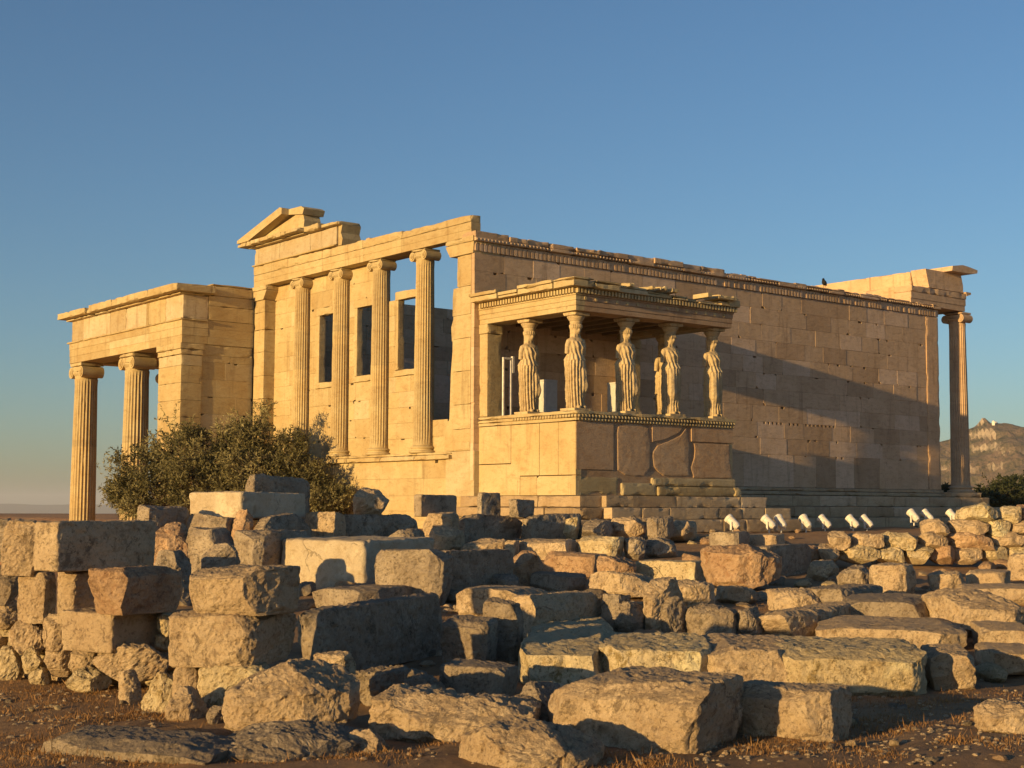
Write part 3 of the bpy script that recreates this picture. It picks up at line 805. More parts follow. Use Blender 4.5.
def caryatid_mesh(side):
    """draped standing woman; side=+1: free leg on her +x side. Faces -Y. Height 2.1"""
    H = 2.1; n = 96
    rows = [(0, .215, .2), (.03, .225, .21), (.1, .215, .2), (.25, .23, .2), (.40, .245, .2), (.47, .252, .2), (.485, .256, .205), (.49, .262, .21), (.53, .262, .21), (.55, .258, .208), (.565, .27, .222), (.60, .245, .195), (.635, .215, .165), (.64, .222, .172), (.66, .226, .175), (.70, .228, .178), (.74, .238, .186), (.765, .248, .18), (.79, .268, .155), (.806, .262, .135), (.818, .215, .115), (.83, .135, .095), (.845, .085, .082), (.865, .078, .08), (.876, .09, .105), (.90, .112, .132), (.925, .126, .143), (.95, .138, .155), (.975, .138, .152), (.99, .132, .14), (1.0, .12, .12)]
    def prof(t):
        for a, b in zip(rows, rows[1:]):
            if a[0] <= t <= b[0]:
                k = (t-a[0])/(b[0]-a[0]); return a[1]+(b[1]-a[1])*k, a[2]+(b[2]-a[2])*k
    ts = sorted(set([r[0] for r in rows]+[i/110 for i in range(111)]))
    mb = MB(); vs = []
    for t in ts:
        rx, ry = prof(t); z = t*H
        sway = .03*side*math.sin(math.pi*min(1, t/.8))*-1
        for i in range(n):
            a = 2*math.pi*i/n; ca, sa = math.cos(a), math.sin(a)
            e = 2.4; q = (abs(ca)**e+abs(sa)**e)**(-1/e)
            x, y = rx*ca*q, ry*sa*q
            d = 0
            free = math.exp(-((ca*side-.55)**2)/.12)*(1 if sa < .1 else .25)        # where the bent leg shows
            if t < .56:
                d += .042*math.cos(a*19+.4*math.sin(t*9))*(1-.85*free)*(.55+.45*(1-t/.56))
                d += free*(.12*math.exp(-((t-.27)/.11)**2)+.05*math.exp(-((t-.42)/.08)**2)-.02*math.exp(-((t-.1)/.06)**2))
            elif t < .64: d += .02*math.cos(a*14+t*16)
            elif t < .78:
                d += .016*math.cos(a*13+t*34)
                for sx in (-1, 1): d += .05*math.exp(-((x-sx*.1)**2)/.006-((t-.715)/.028)**2) if sa < 0 else 0
            if .835 < t < .99:
                if sa < 0:
                    d += .028*math.exp(-(x/.022)**2-((t-.915)/.014)**2)             # nose
                    d += .012*math.exp(-(x/.035)**2-((t-.893)/.006)**2)             # lips
                    d -= .014*math.exp(-((abs(x)-.045)/.02)**2-((t-.928)/.008)**2)  # eyes
                if t > .94 or sa > .1: d += .012*math.cos(a*18)+.012
            d += .022*fbm(Vector((x*6+side*4, y*6, z*5)), 4)
            vs.append((x+d*ca+sway*(1 if t < .82 else .6), y+d*sa, z))
    m = len(ts)
    fs = [(k*n+i, k*n+(i+1) % n, (k+1)*n+(i+1) % n, (k+1)*n+i) for k in range(m-1) for i in range(n)]
    fs += [tuple(range(n-1, -1, -1)), tuple((m-1)*n+i for i in range(n))]
    mb.add(vs, fs)
    for sx in (-1, 1):                                         # arms, broken off above the elbow
        mb.tube((sx*.235, .0, .792*H), (sx*.275, .015, .73*H), .07, .068, 20); mb.tube((sx*.272, .012, .735*H), (sx*.285, .03, .635*H), .068, .055, 20)
        mb.tube((sx*.07, -.03, .885*H), (sx*.12, -.09, .77*H), .03, .025, 10)         # tresses
    mb.tube((0, .08, .95*H), (0, .13, .76*H), .1, .075, 20)      # thick plait down the back
    for sx in (-1, 1): mb.tube((sx*.09, -.17, .03), (sx*.1, -.28, .02), .05, .035, 12)     # toes
    me = mb.mesh('caryatid_src', M_STAT)
    tmp = bpy.data.objects.new('tmp', me); COL.objects.link(tmp)
    md = tmp.modifiers.new('r', 'REMESH'); md.mode = 'VOXEL'; md.voxel_size = .0115; md.use_smooth_shade = True
    bpy.context.view_layer.update()
    dg = bpy.context.evaluated_depsgraph_get()
    out = bpy.data.meshes.new_from_object(tmp.evaluated_get(dg)); out.name = 'caryatid'
    bpy.data.objects.remove(tmp)
    ca = out.color_attributes.get('Col') or out.color_attributes.new('Col', 'FLOAT_COLOR', 'POINT')
    ca.data.foreach_set('color', [1.0]*(4*len(ca.data)))
    out.materials.clear(); out.materials.append(M_STAT)
    out.polygons.foreach_set('use_smooth', [True]*len(out.polygons))
    return out
CM = {1: caryatid_mesh(1), -1: caryatid_mesh(-1)}
mb = MB(); mb.lathe([(.125, -.05), (.15, .0), (.165, .04), (.155, .06), (.185, .1), (.225, .16), (.235, .19), (.22, .205)], n=32); mb.box(-.26, .26, -.26, .26, .205, .30, .02)
cap0 = mb.mesh('capital', M_STAT)
mb = MB(); mb.box(-.3, .3, -.29, .29, 0, .075, .012); pl0 = mb.mesh('plinth', M_STAT)
for i, (x, y, sd_) in enumerate(((.58, -1.72, 1), (.56, -3.64, 1), (2.34, -3.64, 1), (4.0, -3.64, -1), (5.66, -3.64, -1), (5.62, -1.75, -1))):
    o = link(bpy.data.objects.new('caryatid', CM[sd_]), TEMPLE); o.location = (x, y, 1.375)
    o.scale = (1, 1, (3.868-.30-1.375+.02)/2.1)
    c = link(bpy.data.objects.new('capital', cap0), o); c.location = (0, 0, 2.08); c.scale = (1, 1, 1/o.scale[2])
    c.location.z = (3.867-.30-1.375)/o.scale[2]
    p = link(bpy.data.objects.new('plinth', pl0), o); p.location = (0, 0, -.0735/o.scale[2]); p.scale = (1, 1, 1/o.scale[2])
    setp(o, ['statue of a draped woman on the sunlit side of the porch', 'statue of a draped woman at the near corner of the porch', 'statue of a draped woman with her leg pushed forward', 'statue of a draped woman beside the grey box post', 'statue of a draped woman at the far right corner of the porch', 'statue of a draped woman standing deep in the shaded porch'][i])

# steel helpers standing in the porch, each a thing of its own
def box_post(name, x, y, w, d, h, label, cat):
    t = empty(name, (x, y, 1.302)); setp(t, label, cat)
    mb = MB(); mb.box(-w/2, w/2, -d/2, d/2, .02, h, .008); mb.build('post_body', M_STEEL, t)
    mb = MB(); mb.box(-w/2-.04, w/2+.04, -d/2-.04, d/2+.04, 0, .02, .004)
    for sx in (-1, 1):
        for sy in (-1, 1): mb.tube((sx*w*.5+sx*.02, sy*(d*.5+.02), .02), (sx*w*.5+sx*.02, sy*(d*.5+.02), .035), .012, .012, 6)
    mb.build('base_plate', M_METAL, t)
    mb = MB(); mb.box(-w/2-.006, w/2+.006, -d/2-.006, d/2+.006, h-.05, h, .004); mb.build('cap', M_STEEL, t)
    return t
box_post('metal_cabinet', 1.55, -1.35, .42, .30, 1.02, 'low pale metal cabinet between the two statues on the sunlit side', 'cabinet')
box_post('steel_support', 3.65, -1.7, .12, .34, 1.05, 'slim white steel support behind the middle statue of the porch', 'support')
box_post('steel_support', 5.05, -2.55, .34, .2, 1.9, 'wide grey steel support between the two rightmost porch statues', 'support')
t = empty('steel_rack', (.55, -.8, 1.302)); setp(t, 'narrow white steel rack with two uprights left of the first porch statue', 'rack')
mb = MB(); mb.box(-.16, -.11, -.03, .03, 0, 1.62, .006); mb.build('upright', M_WHITE, t)
mb = MB(); mb.box(.1, .15, -.03, .03, 0, 1.55, .006); mb.build('upright', M_WHITE, t)
mb = MB(); mb.box(-.109, .2, -.03, .03, 1.565, 1.62, .006); mb.box(.153, .23, -.04, .04, 1.2, 1.66, .006); mb.build('top_bracket', M_WHITE, t)

# ------------------------------------------------------------------ stones
def stone_mesh(name, lx, ly, lz, seed, kind, cell, mat):
    """quarried or broken stone: a warped box with chipped facets, split faces and a rough skin"""
    rs = random.Random(seed); so = Vector((rs.uniform(-90, 90), rs.uniform(-90, 90), rs.uniform(-90, 90)))
    #            edge  skin  outline chips depth
    P = dict(course=(30, .011, .055, 24, .16), ashlar=(26, .008, .035, 7, .05), worn=(34, .011, .13, 26, .20), boulder=(14, .016, .2, 36, .32), slab=(30, .007, .12, 22, .18), rubble=(26, .016, .26, 30, .36))[kind]
    ne, rough, warp, cuts, cdep = P
    sz = (lx+ly+lz)/3; N = [max(4, min(96, int(l/cell))) for l in (lx, ly, lz)]
    idx = {}; vs = []; fs = []
    def m(a, n):
        t = 2*a/n-1
        return math.sin(t*math.pi/2)*.4+t*.6
    def vid(q):
        if q not in idx:
            idx[q] = len(vs); vs.append((m(q[0], N[0]), m(q[1], N[1]), m(q[2], N[2])))
        return idx[q]
    for ax in range(3):
        a, b = [(1, 2), (0, 2), (0, 1)][ax]
        for side in (0, 1):
            for u in range(N[a]):
                for v in range(N[b]):
                    q = []
                    for du, dv in ((0, 0), (1, 0), (1, 1), (0, 1)):
                        c = [0, 0, 0]; c[ax] = side*N[ax]; c[a] = u+du; c[b] = v+dv; q.append(vid(tuple(c)))
                    fs.append(tuple(q) if (side == 1) ^ (ax == 1) else tuple(q[::-1]))
    h = Vector((lx/2, ly/2, lz/2)); hm = min(h)
    planes = []
    for _ in range(cuts):                                    # chips: mostly along edges, some corners
        d = [rs.choice((-1, 1))*rs.uniform(.4, 1) for _ in range(3)]
        if rs.random() < .72: d[rs.randrange(3)] *= rs.uniform(0, .25)
        if d[2] < 0 and kind in ('ashlar', 'worn', 'slab', 'course'): d[2] *= .3
        d = Vector((d[0]/h.x, d[1]/h.y, d[2]/h.z)).normalized()
        mx = abs(d.x)*h.x+abs(d.y)*h.y+abs(d.z)*h.z
        planes.append((d, mx*(1-cdep*rs.uniform(.35, 1.25))))
    cor = {}
    for k in range(8): cor[k] = Vector((rs.uniform(-1, 1)*warp*h.x, rs.uniform(-1, 1)*warp*h.y, rs.uniform(-1, .8)*warp*1.1*h.z if k & 4 else 0))
    f1 = 3.2/max(.35, sz); out = []; big = dict(course=.022, ashlar=.012, worn=.045, boulder=.08, slab=.04, rubble=.07)[kind]*hm*2
    for x, y, z in vs:
        q = (abs(x)**ne+abs(y)**ne+abs(z)**ne)**(-1/ne)
        p = Vector((x*q*h.x, y*q*h.y, z*q*h.z))
        nrm = Vector((abs(x)**(ne-1)*(1 if x > 0 else -1)/h.x, abs(y)**(ne-1)*(1 if y > 0 else -1)/h.y, abs(z)**(ne-1)*(1 if z > 0 else -1)/h.z))
        nrm.normalize()
        wx, wy, wz = (x+1)/2, (y+1)/2, (z+1)/2
        for k in range(8): p = p+cor[k]*((wx if k & 1 else 1-wx)*(wy if k & 2 else 1-wy)*(wz if k & 4 else 1-wz))
        pb_ = p*(f1*.42)+so
        p = p+Vector((mn.noise(pb_+Vector((7, 1, 3))), mn.noise(pb_+Vector((2, 9, 5))), mn.noise(pb_)*(1 if z > -.97 else .2)))*big
        wob = .03*hm*mn.noise(p*f1*1.7+so)
        for d, lim in planes:
            e = d.dot(p)-lim+wob
            if e > 0: p = p-d*e*.97
        k = 1 if z > -.97 else .3
        n1 = fbm(p*f1+so, 5)
        n2 = mn.ridged_multi_fractal(Vector((p.x*f1*1.3, p.y*f1*1.3, p.z*f1*2.6))+so, .9, 2.2, 4, 1.0, 2.0)-1.1
        n3 = fbm(p*(f1*4.5)+so, 4)
        pit = max(0, fbm(p*(f1*2.6)-so, 3)-.16)
        p = p+nrm*k*rough*(.5+.8*sz)*(1.2*n1+.6*n2+.75*n3-2.2*pit)
        out.append((p.x, p.y, p.z+h.z))
    me = bpy.data.meshes.new(name); me.from_pydata(out, [], fs); me.materials.append(mat)
    me.polygons.foreach_set('use_smooth', [kind == 'ashlar']*len(me.polygons)); me.update()
    return me

BOTTOM = {}
def put_stone(kind, xl, xc, xr, yt, yb, s, t, mat, label, group=None, name=None, sink=.02, dmin=.0):
    if s is None: s = ground_s(xc, yb)
    B = at(xc, yb, s); ztop = at(xc, yt, s).z
    aS = math.degrees(math.atan((xc-512)/FPX)); ta = t+aS
    if t < 44: ta = min(ta, 35)
    ta = max(ta, aS+7)
    if dmin > 0: ta = t
    Nh = YAW+180+ta
    def hd(h): return Vector((math.sin(R_(h)), math.cos(R_(h)), 0))
    L, Rr = hd(Nh+90), hd(Nh+180)
    def length(d, px, dflt):
        # B + d*a projects to px
        b = B-CAM; k = (px-512)/FPX
        den = d.dot(RT)-k*d.dot(FW)
        a = (k*b.dot(FW)-b.dot(RT))/den if abs(den) > 1e-4 else dflt
        return a if a > .03 else dflt
    a = min(4, length(L, xl, .4)); b = min(4, length(Rr, xr, .5))
    for _ in range(14):                     # faces seen edge-on: keep the stone's depth believable
        if t > 24 or dmin > 0 or b < .8*a+.12: break
        xc += (xr-xc)*.2; B = at(xc, yb, s); a = min(4, length(L, xl, .4)); b = min(4, length(Rr, xr, .3))
    if dmin == 0 and t <= 24: b = min(b, max(1.0*a, .3))
    a = max(a, .1); b = max(b, .12, dmin)
    zb = B.z-sink; gz = ground_z(B.x, B.y)
    if not group and s > 18 and 0 < zb-gz < .8 and yb >= 529: zb = gz-.04
    h = ztop-zb
    grow = .10 if kind == 'rubble' else .055 if kind == 'boulder' else .02
    B = B-Rr*(b*grow)-L*(a*grow); a *= 1+2*grow; b *= 1+2*grow; h *= 1+grow
    c = B+Rr*(b/2)+L*(a/2)
    cell = max(.012, s*1.7/FPX)
    nm = name or {'ashlar': 'stone_block', 'course': 'stone_block', 'worn': 'stone_block', 'boulder': 'boulder', 'slab': 'stone_slab', 'rubble': 'rubble_stone'}[kind]
    o = bpy.data.objects.new(nm, stone_mesh(nm, b, a, h, int(xl*7+yt*13+xr), kind, cell, mat)); link(o)
    rt_ = random.Random(int(xl*3+yt)); tl = {'course': .3, 'rubble': 5, 'boulder': 4, 'worn': 1.6, 'slab': 1.5, 'ashlar': .6}[kind] if dmin == 0 else .5
    o.location = (c.x, c.y, zb); ang = 90-(Nh+180); o.rotation_euler = (R_(rt_.uniform(-tl, tl)), R_(rt_.uniform(-tl, tl)), R_(ang))
    setp(o, label, {'stone_block': 'stone block', 'boulder': 'boulder', 'stone_slab': 'stone slab', 'rubble_stone': 'stone'}[nm], group)
    return o
T, G, RD, PA, MA = S_TAN, S_GREY, S_RED, S_PALE, S_MARB
STONES = [
 # --- wall on the left: top course
 ('worn', 0, 33, 41, 523, 574, 12.9, 22, T, 'rounded tan block at the left end of the top course of the left wall'),
 ('ashlar', 35, 58, 154, 522, 570, 12.3, 50, T, 'long block with a rough grey face on top of the left wall'),
 ('worn', -14, 5, 14, 519, 560, 13.5, 30, G, 'dark block cut by the left picture edge on top of the left wall'),
 ('worn', 15, 43, 57, 573, 622, 12.85, 42, T, 'squarish block under the rounded tan block in the left wall'),
 ('worn', 55, 74, 96, 572, 622, 12.55, 46, T, 'narrow upright block left of the long reddish block'),
 ('worn', 85, 124, 186, 570, 615, 11.85, 38, RD, 'long block with a reddish patch and a shaded right face'),
 ('rubble', -12, 10, 18, 572, 604, 13.2, 20, G, 'grey stone at the left picture edge below the top course'),
 ('rubble', -12, 12, 20, 603, 628, 13.2, 20, T, 'flat tan stone at the left picture edge in the middle of the wall'),
 ('worn', 184, 258, 306, 571, 615, 10.9, 34, T, 'long rough block topping the three-block stack in the foreground'),
 ('worn', 165, 248, 299, 616, 668, 10.9, 30, T, 'big rough block in the middle of the three-block stack'),
 ('worn', 194, 257, 274, 668, 706, 10.9, 24, PA, 'smooth pale block at the bottom of the three-block stack'),
 ('worn', 171, 196, 204, 667, 699, 11.1, 22, T, 'small upright block left of the smooth pale bottom block'),
 ('ashlar', 62, 110, 168, 614, 652, 12.0, 44, T, 'block with a pale left end and a dark pitted right face in the left wall'),
 ('rubble', 98, 155, 164, 648, 681, 12.0, 20, T, 'long low stone beneath the dark pitted block'),
 ('rubble', 8, 38, 46, 621, 652, 12.9, 20, T, 'angular fist-shaped stone in the lower left wall'),
 ('rubble', 42, 62, 69, 619, 650, 12.7, 24, T, 'wedge stone left of the pale-ended block in the left wall'),
 ('rubble', -6, 16, 22, 650, 681, 12.9, 20, PA, 'yellowish stone on the ground at the left picture edge'),
 ('rubble', 22, 38, 42, 651, 672, 12.8, 20, PA, 'small yellow stone at the foot of the left wall'),
 ('rubble', 44, 66, 73, 647, 676, 12.7, 20, T, 'tilted triangular stone at the foot of the left wall'),
 ('rubble', 70, 92, 100, 648, 678, 12.5, 20, T, 'pointed stone beside the long low stone of the left wall'),
 ('rubble', 68, 100, 112, 674, 694, 12.2, 20, PA, 'half buried yellow stone in the dry grass below the left wall'),
 ('rubble', 28, 44, 50, 671, 686, 12.7, 20, PA, 'tiny orange stone at the edge of the grass'),
 ('rubble', 117, 134, 144, 676, 717, 11.6, 25, T, 'greenish grey upright stone below the long low stone'),
 ('rubble', 139, 175, 188, 684, 728, 11.2, 22, PA, 'chamfered pale stone under the three-block stack'),
 ('rubble', 162, 190, 208, 698, 746, 10.6, 22, T, 'rough crumbling stone at the foot of the three-block stack'),
 ('rubble', 204, 222, 232, 712, 738, 10.4, 20, G, 'small flat grey stone at the foot of the stack'),
 ('boulder', 226, 330, 356, 672, 752, 9.75, 20, T, 'large crumbly boulder leaning against the foot of the stack'),
 ('worn', 312, 343, 353, 655, 695, 10.9, 28, T, 'small sunlit block above the large crumbly boulder'),
 # --- foreground
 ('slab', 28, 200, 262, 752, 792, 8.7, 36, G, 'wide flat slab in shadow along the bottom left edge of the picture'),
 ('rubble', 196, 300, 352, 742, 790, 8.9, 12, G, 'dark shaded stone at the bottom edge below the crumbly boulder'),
 ('boulder', 368, 470, 540, 705, 765, 9.5, 18, T, 'long low boulder at the bottom edge left of the biggest boulder'),
 ('boulder', 455, 570, 598, 738, 800, 8.6, 15, T, 'rounded boulder cut by the bottom picture edge in the middle'),
 ('rubble', 338, 372, 384, 738, 768, 9.2, 15, T, 'small stone between the crumbly boulder and the long low boulder'),
 ('worn', 546, 668, 750, 690, 768, 9.3, 24, T, 'biggest boulder in front of the long pale course of blocks'),
 ('rubble', 515, 548, 568, 694, 740, 10.1, 25, G, 'grey stone peeking out behind the biggest boulder'),
 ('worn', 730, 828, 854, 695, 750, 9.75, 20, T, 'squarish boulder with a cracked right side on the grass'),
 ('rubble', 972, 1030, 1050, 711, 742, 10.1, 12, T, 'low flat pale stone in the grass at the right picture edge'),
 # --- long pale course
 ('course', 517, 605, 632, 649, 700, 12.5, 5, PA, 'lichen-spotted pale block at the left end of the long course', None, None, .02, 1.55),
 ('course', 601, 713, 730, 650, 701, 12.42, 5, PA, 'pitted block second from left in the long pale course', None, None, .02, 1.6),
 ('course', 707, 794, 806, 651, 700, 12.36, 5, T, 'rounded dark-speckled block in the middle of the long pale course', None, None, .02, 1.6),
 ('course', 786, 926, 940, 653, 704, 12.2, 5, PA, 'brightest and longest block of the long pale course', None, None, .02, 1.5),
 ('worn', 930, 974, 990, 654, 692, 12.6, 10, T, 'small broken block at the right end of the long pale course', None, None, .02, 1.0),
 ('slab', 984, 1036, 1060, 651, 674, 13.6, 12, T, 'thin stone behind the right end of the long pale course', None, None, .02, .9),
 # --- slabs behind it on the right
 ('worn', 761, 797, 862, 613, 642, None, 30, T, 'block with a shaded long side behind the long pale course'),
 ('slab', 822, 960, 990, 630, 655, None, 14, T, 'wide flat slab just behind the brightest pale block', None, None, .02, 1.8),
 ('slab', 843, 925, 1000, 602, 630, None, 16, G, 'sloping flat slab in the middle of the right hand ruins', None, None, .02, 1.9),
 ('boulder', 935, 1024, 1060, 598, 638, None, 14, T, 'big rounded slab at the right picture edge', None, None, .02, 1.4),
 ('slab', 982, 1040, 1060, 630, 656, None, 12, T, 'low orange slab at the right picture edge above the thin stone', None, None, .02, 1.0),
 ('slab', 962, 1040, 1070, 588, 606, None, 12, T, 'flat slab at the right edge behind the big rounded slab', None, None, .02, 1.2),
 ('boulder', 699, 750, 785, 549, 594, None, 24, RD, 'big reddish two-lobed boulder in the middle distance'),
 ('slab', 752, 770, 812, 546, 578, None, 34, G, 'dark flat-topped block right behind the reddish boulder'),
 ('ashlar', 636, 694, 708, 562, 586, None, 20, PA, 'bright flat block left of the reddish boulder'),
 ('boulder', 655, 700, 716, 583, 612, None, 18, T, 'low brown mound-shaped stone in front of the bright flat block'),
 ('rubble', 655, 676, 690, 600, 640, None, 32, G, 'ribbed dark stone behind the long pale course'),
 ('rubble', 684, 722, 738, 609, 642, None, 34, G, 'pitted dark boulder second in the row behind the pale course'),
 ('rubble', 735, 752, 764, 611, 641, None, 28, G, 'round dark stone at the end of the row behind the pale course'),
 ('rubble', 766, 806, 826, 592, 614, None, 22, T, 'tan stone on the bare earth right of the mound-shaped stone'),
 ('worn', 801, 848, 890, 590, 614, None, 34, G, 'rough elongated stone left of the sloping flat slab'),
 ('worn', 868, 902, 918, 566, 598, None, 24, T, 'upright sunlit block right of centre with a dark right side'),
 ('rubble', 836, 862, 876, 569, 592, None, 30, G, 'angular grey stone beside the upright sunlit block'),
 ('rubble', 808, 830, 842, 562, 582, None, 24, T, 'rounded tan stone behind the angular grey stone'),
 ('rubble', 926, 956, 964, 574, 594, None, 20, T, 'orange rounded stone right of the upright sunlit block'),
 ('slab', 964, 1000, 1012, 572, 592, None, 18, T, 'low slab with a dark right end near the right edge'),
 ('worn', 1006, 1040, 1060, 556, 582, None, 16, T, 'block cut by the right picture edge below the rubble wall'),
 ('slab', 708, 736, 750, 532, 552, None, 22, G, 'flat stone behind the reddish boulder'),
 ('slab', 744, 776, 786, 535, 550, None, 20, T, 'thin flat stone below the row of floodlights'),
 ('rubble', 716, 745, 758, 589, 606, None, 18, T, 'small stone under the reddish boulder'),
 ('slab', 840, 880, 900, 545, 556, None, 18, T, 'thin slab lying below the right end of the floodlights'),
 # --- middle: terraced stones below the statue porch
 ('worn', 519, 546, 553, 526, 543, None, 20, T, 'tan block in the top row below the porch steps, leftmost'),
 ('worn', 551, 581, 588, 525, 543, None, 20, T, 'tan block in the top row below the porch steps, second'),
 ('worn', 585, 600, 606, 520, 541, None, 20, T, 'upright pale stone in the top row below the porch steps'),
 ('rubble', 602, 620, 634, 521, 540, None, 36, G, 'dark craggy stone in the top row below the porch steps'),
 ('boulder', 629, 648, 661, 519, 541, None, 26, T, 'rounded stone at the right end of the top row below the porch steps'),
 ('worn', 517, 566, 578, 540, 561, None, 18, T, 'long tan block in the second row below the porch'),
 ('worn', 504, 515, 520, 541, 561, None, 20, T, 'short stone left of the long tan block'),
 ('worn', 577, 614, 625, 538, 561, None, 20, PA, 'bright block in the second row below the porch'),
 ('rubble', 622, 638, 649, 540, 560, None, 32, G, 'grey stone right of the bright second row block'),
 ('rubble', 646, 664, 677, 539, 558, None, 30, G, 'dark round stone at the right of the second row'),
 ('slab', 546, 588, 610, 554, 577, None, 24, RD, 'flat reddish stone with a dark underside'),
 ('boulder', 595, 626, 638, 559, 587, None, 22, RD, 'orange boulder right of the flat reddish stone'),
 ('rubble', 465, 496, 508, 541, 560, None, 20, T, 'tan stone behind the dark shaded block'),
 ('rubble', 502, 532, 545, 556, 590, None, 18, RD, 'yellow ochre stone in the middle of the ruins'),
 ('slab', 525, 566, 588, 574, 592, None, 36, G, 'dark low stone under the flat reddish stone'),
 ('rubble', 590, 640, 664, 578, 602, None, 22, T, 'wide crusty stone below the orange boulder'),
 ('rubble', 482, 508, 522, 577, 596, None, 36, G, 'dark rounded stone beside the ochre stone'),
 ('slab', 457, 520, 548, 590, 622, None, 26, T, 'tilted thin slab with a bright edge'),
 ('worn', 512, 540, 605, 597, 650, None, 33, T, 'large block with a broad shaded side behind the pale course'),
 ('worn', 480, 514, 524, 604, 666, 14.3, 30, G, 'tall grey block in shade left of the large block'),
 ('worn', 600, 618, 634, 597, 640, None, 40, G, 'dark upright block right of the large block'),
 ('rubble', 612, 632, 650, 606, 642, None, 36, G, 'crusty dark stone in front of the upright block'),
 ('boulder', 644, 662, 684, 583, 640, None, 34, T, 'hump-backed stone left of the mound-shaped stone'),
 # --- middle left: big shaded blocks
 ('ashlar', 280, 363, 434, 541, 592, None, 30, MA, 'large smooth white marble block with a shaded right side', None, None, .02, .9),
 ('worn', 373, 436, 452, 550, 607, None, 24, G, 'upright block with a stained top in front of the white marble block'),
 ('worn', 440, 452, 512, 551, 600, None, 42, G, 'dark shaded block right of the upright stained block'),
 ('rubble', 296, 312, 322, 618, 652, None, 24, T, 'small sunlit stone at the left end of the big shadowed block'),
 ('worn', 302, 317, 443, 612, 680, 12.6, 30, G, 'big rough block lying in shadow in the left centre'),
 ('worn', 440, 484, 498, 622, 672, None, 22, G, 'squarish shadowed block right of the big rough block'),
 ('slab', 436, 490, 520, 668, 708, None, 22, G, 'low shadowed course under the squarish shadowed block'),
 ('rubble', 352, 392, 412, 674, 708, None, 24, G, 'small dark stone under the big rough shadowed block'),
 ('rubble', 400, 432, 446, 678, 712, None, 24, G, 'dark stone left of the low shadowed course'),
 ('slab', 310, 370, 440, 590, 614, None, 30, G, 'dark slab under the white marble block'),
 # --- back left, beneath the olive tree
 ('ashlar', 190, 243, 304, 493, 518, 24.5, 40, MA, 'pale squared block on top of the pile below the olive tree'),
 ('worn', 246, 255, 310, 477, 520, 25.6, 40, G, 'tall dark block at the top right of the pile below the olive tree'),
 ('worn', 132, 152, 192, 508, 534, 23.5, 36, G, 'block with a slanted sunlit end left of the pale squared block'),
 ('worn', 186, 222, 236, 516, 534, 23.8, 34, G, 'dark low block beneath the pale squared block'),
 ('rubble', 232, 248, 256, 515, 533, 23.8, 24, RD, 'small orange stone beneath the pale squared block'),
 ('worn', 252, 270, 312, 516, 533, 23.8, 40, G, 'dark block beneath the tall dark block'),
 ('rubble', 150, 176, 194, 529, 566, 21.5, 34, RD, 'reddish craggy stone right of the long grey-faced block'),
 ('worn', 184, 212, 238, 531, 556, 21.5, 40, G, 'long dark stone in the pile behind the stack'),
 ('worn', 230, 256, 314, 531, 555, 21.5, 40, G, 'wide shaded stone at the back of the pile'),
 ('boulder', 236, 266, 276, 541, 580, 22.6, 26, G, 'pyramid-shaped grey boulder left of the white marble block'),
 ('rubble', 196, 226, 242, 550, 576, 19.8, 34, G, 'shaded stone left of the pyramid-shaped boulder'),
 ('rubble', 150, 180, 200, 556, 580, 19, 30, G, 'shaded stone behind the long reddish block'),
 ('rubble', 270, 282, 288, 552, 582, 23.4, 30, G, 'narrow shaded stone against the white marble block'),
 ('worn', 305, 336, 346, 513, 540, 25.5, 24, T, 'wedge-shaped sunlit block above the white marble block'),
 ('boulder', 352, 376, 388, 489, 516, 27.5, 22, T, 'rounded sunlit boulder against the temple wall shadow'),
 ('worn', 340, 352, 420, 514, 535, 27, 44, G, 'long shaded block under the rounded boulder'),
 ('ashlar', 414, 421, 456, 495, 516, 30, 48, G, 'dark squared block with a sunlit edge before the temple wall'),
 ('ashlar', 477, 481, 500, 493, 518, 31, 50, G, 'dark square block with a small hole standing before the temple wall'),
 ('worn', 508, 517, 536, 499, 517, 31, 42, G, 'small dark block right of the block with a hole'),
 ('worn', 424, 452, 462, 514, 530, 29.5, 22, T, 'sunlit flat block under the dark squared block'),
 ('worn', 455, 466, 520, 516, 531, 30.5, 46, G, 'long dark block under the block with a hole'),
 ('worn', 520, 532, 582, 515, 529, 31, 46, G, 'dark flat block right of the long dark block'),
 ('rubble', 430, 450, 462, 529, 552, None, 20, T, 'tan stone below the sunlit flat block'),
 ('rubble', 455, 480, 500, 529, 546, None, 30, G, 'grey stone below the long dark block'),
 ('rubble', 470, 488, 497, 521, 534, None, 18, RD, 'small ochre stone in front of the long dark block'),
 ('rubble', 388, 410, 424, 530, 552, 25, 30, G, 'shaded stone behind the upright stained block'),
]
STONES += [  # unseen blocks added left of the view to throw shade on the stones
 ('worn', -190, -125, -78, 486, 640, 15.0, 30, T, 'tall added block just outside the picture that shades the stones'),
 ('worn', -60, -30, -8, 515, 660, 14.2, 34, G, 'low added grey block by the left picture edge that casts shade'),
]
for row in STONES: put_stone(*row)
def packing():
    rs = random.Random(8)
    for y, h in ((634, 17), (652, 16), (669, 15), (686, 14)):
        x = -4-rs.random()*8
        while x < 168:
            w = rs.uniform(14, 30)
            put_stone('rubble', x, x+w*.85, x+w, y-h, y+1, 13.25-x*.006, rs.uniform(10, 22), rs.choice((T, PA, PA)), 'small stone packed deep in the lower courses of the left wall', 'stones packed inside the left wall', None, .02, .3); x += w*.97
packing()
def foot_of_steps():
    rs = random.Random(21); x = 560
    while x < 690:
        w = rs.uniform(16, 38); h = rs.uniform(12, 19); b = 536+rs.uniform(-3, 4)
        put_stone('rubble', x, x+w*.72, x+w, b-h, b+2, 31.5+rs.uniform(-.4, .6), rs.uniform(18, 30), rs.choice((T, T, G, PA)), 'rough stone lying against the foot of the porch steps', 'stones against the porch steps', None, .05, .35); x += w*.95
foot_of_steps()

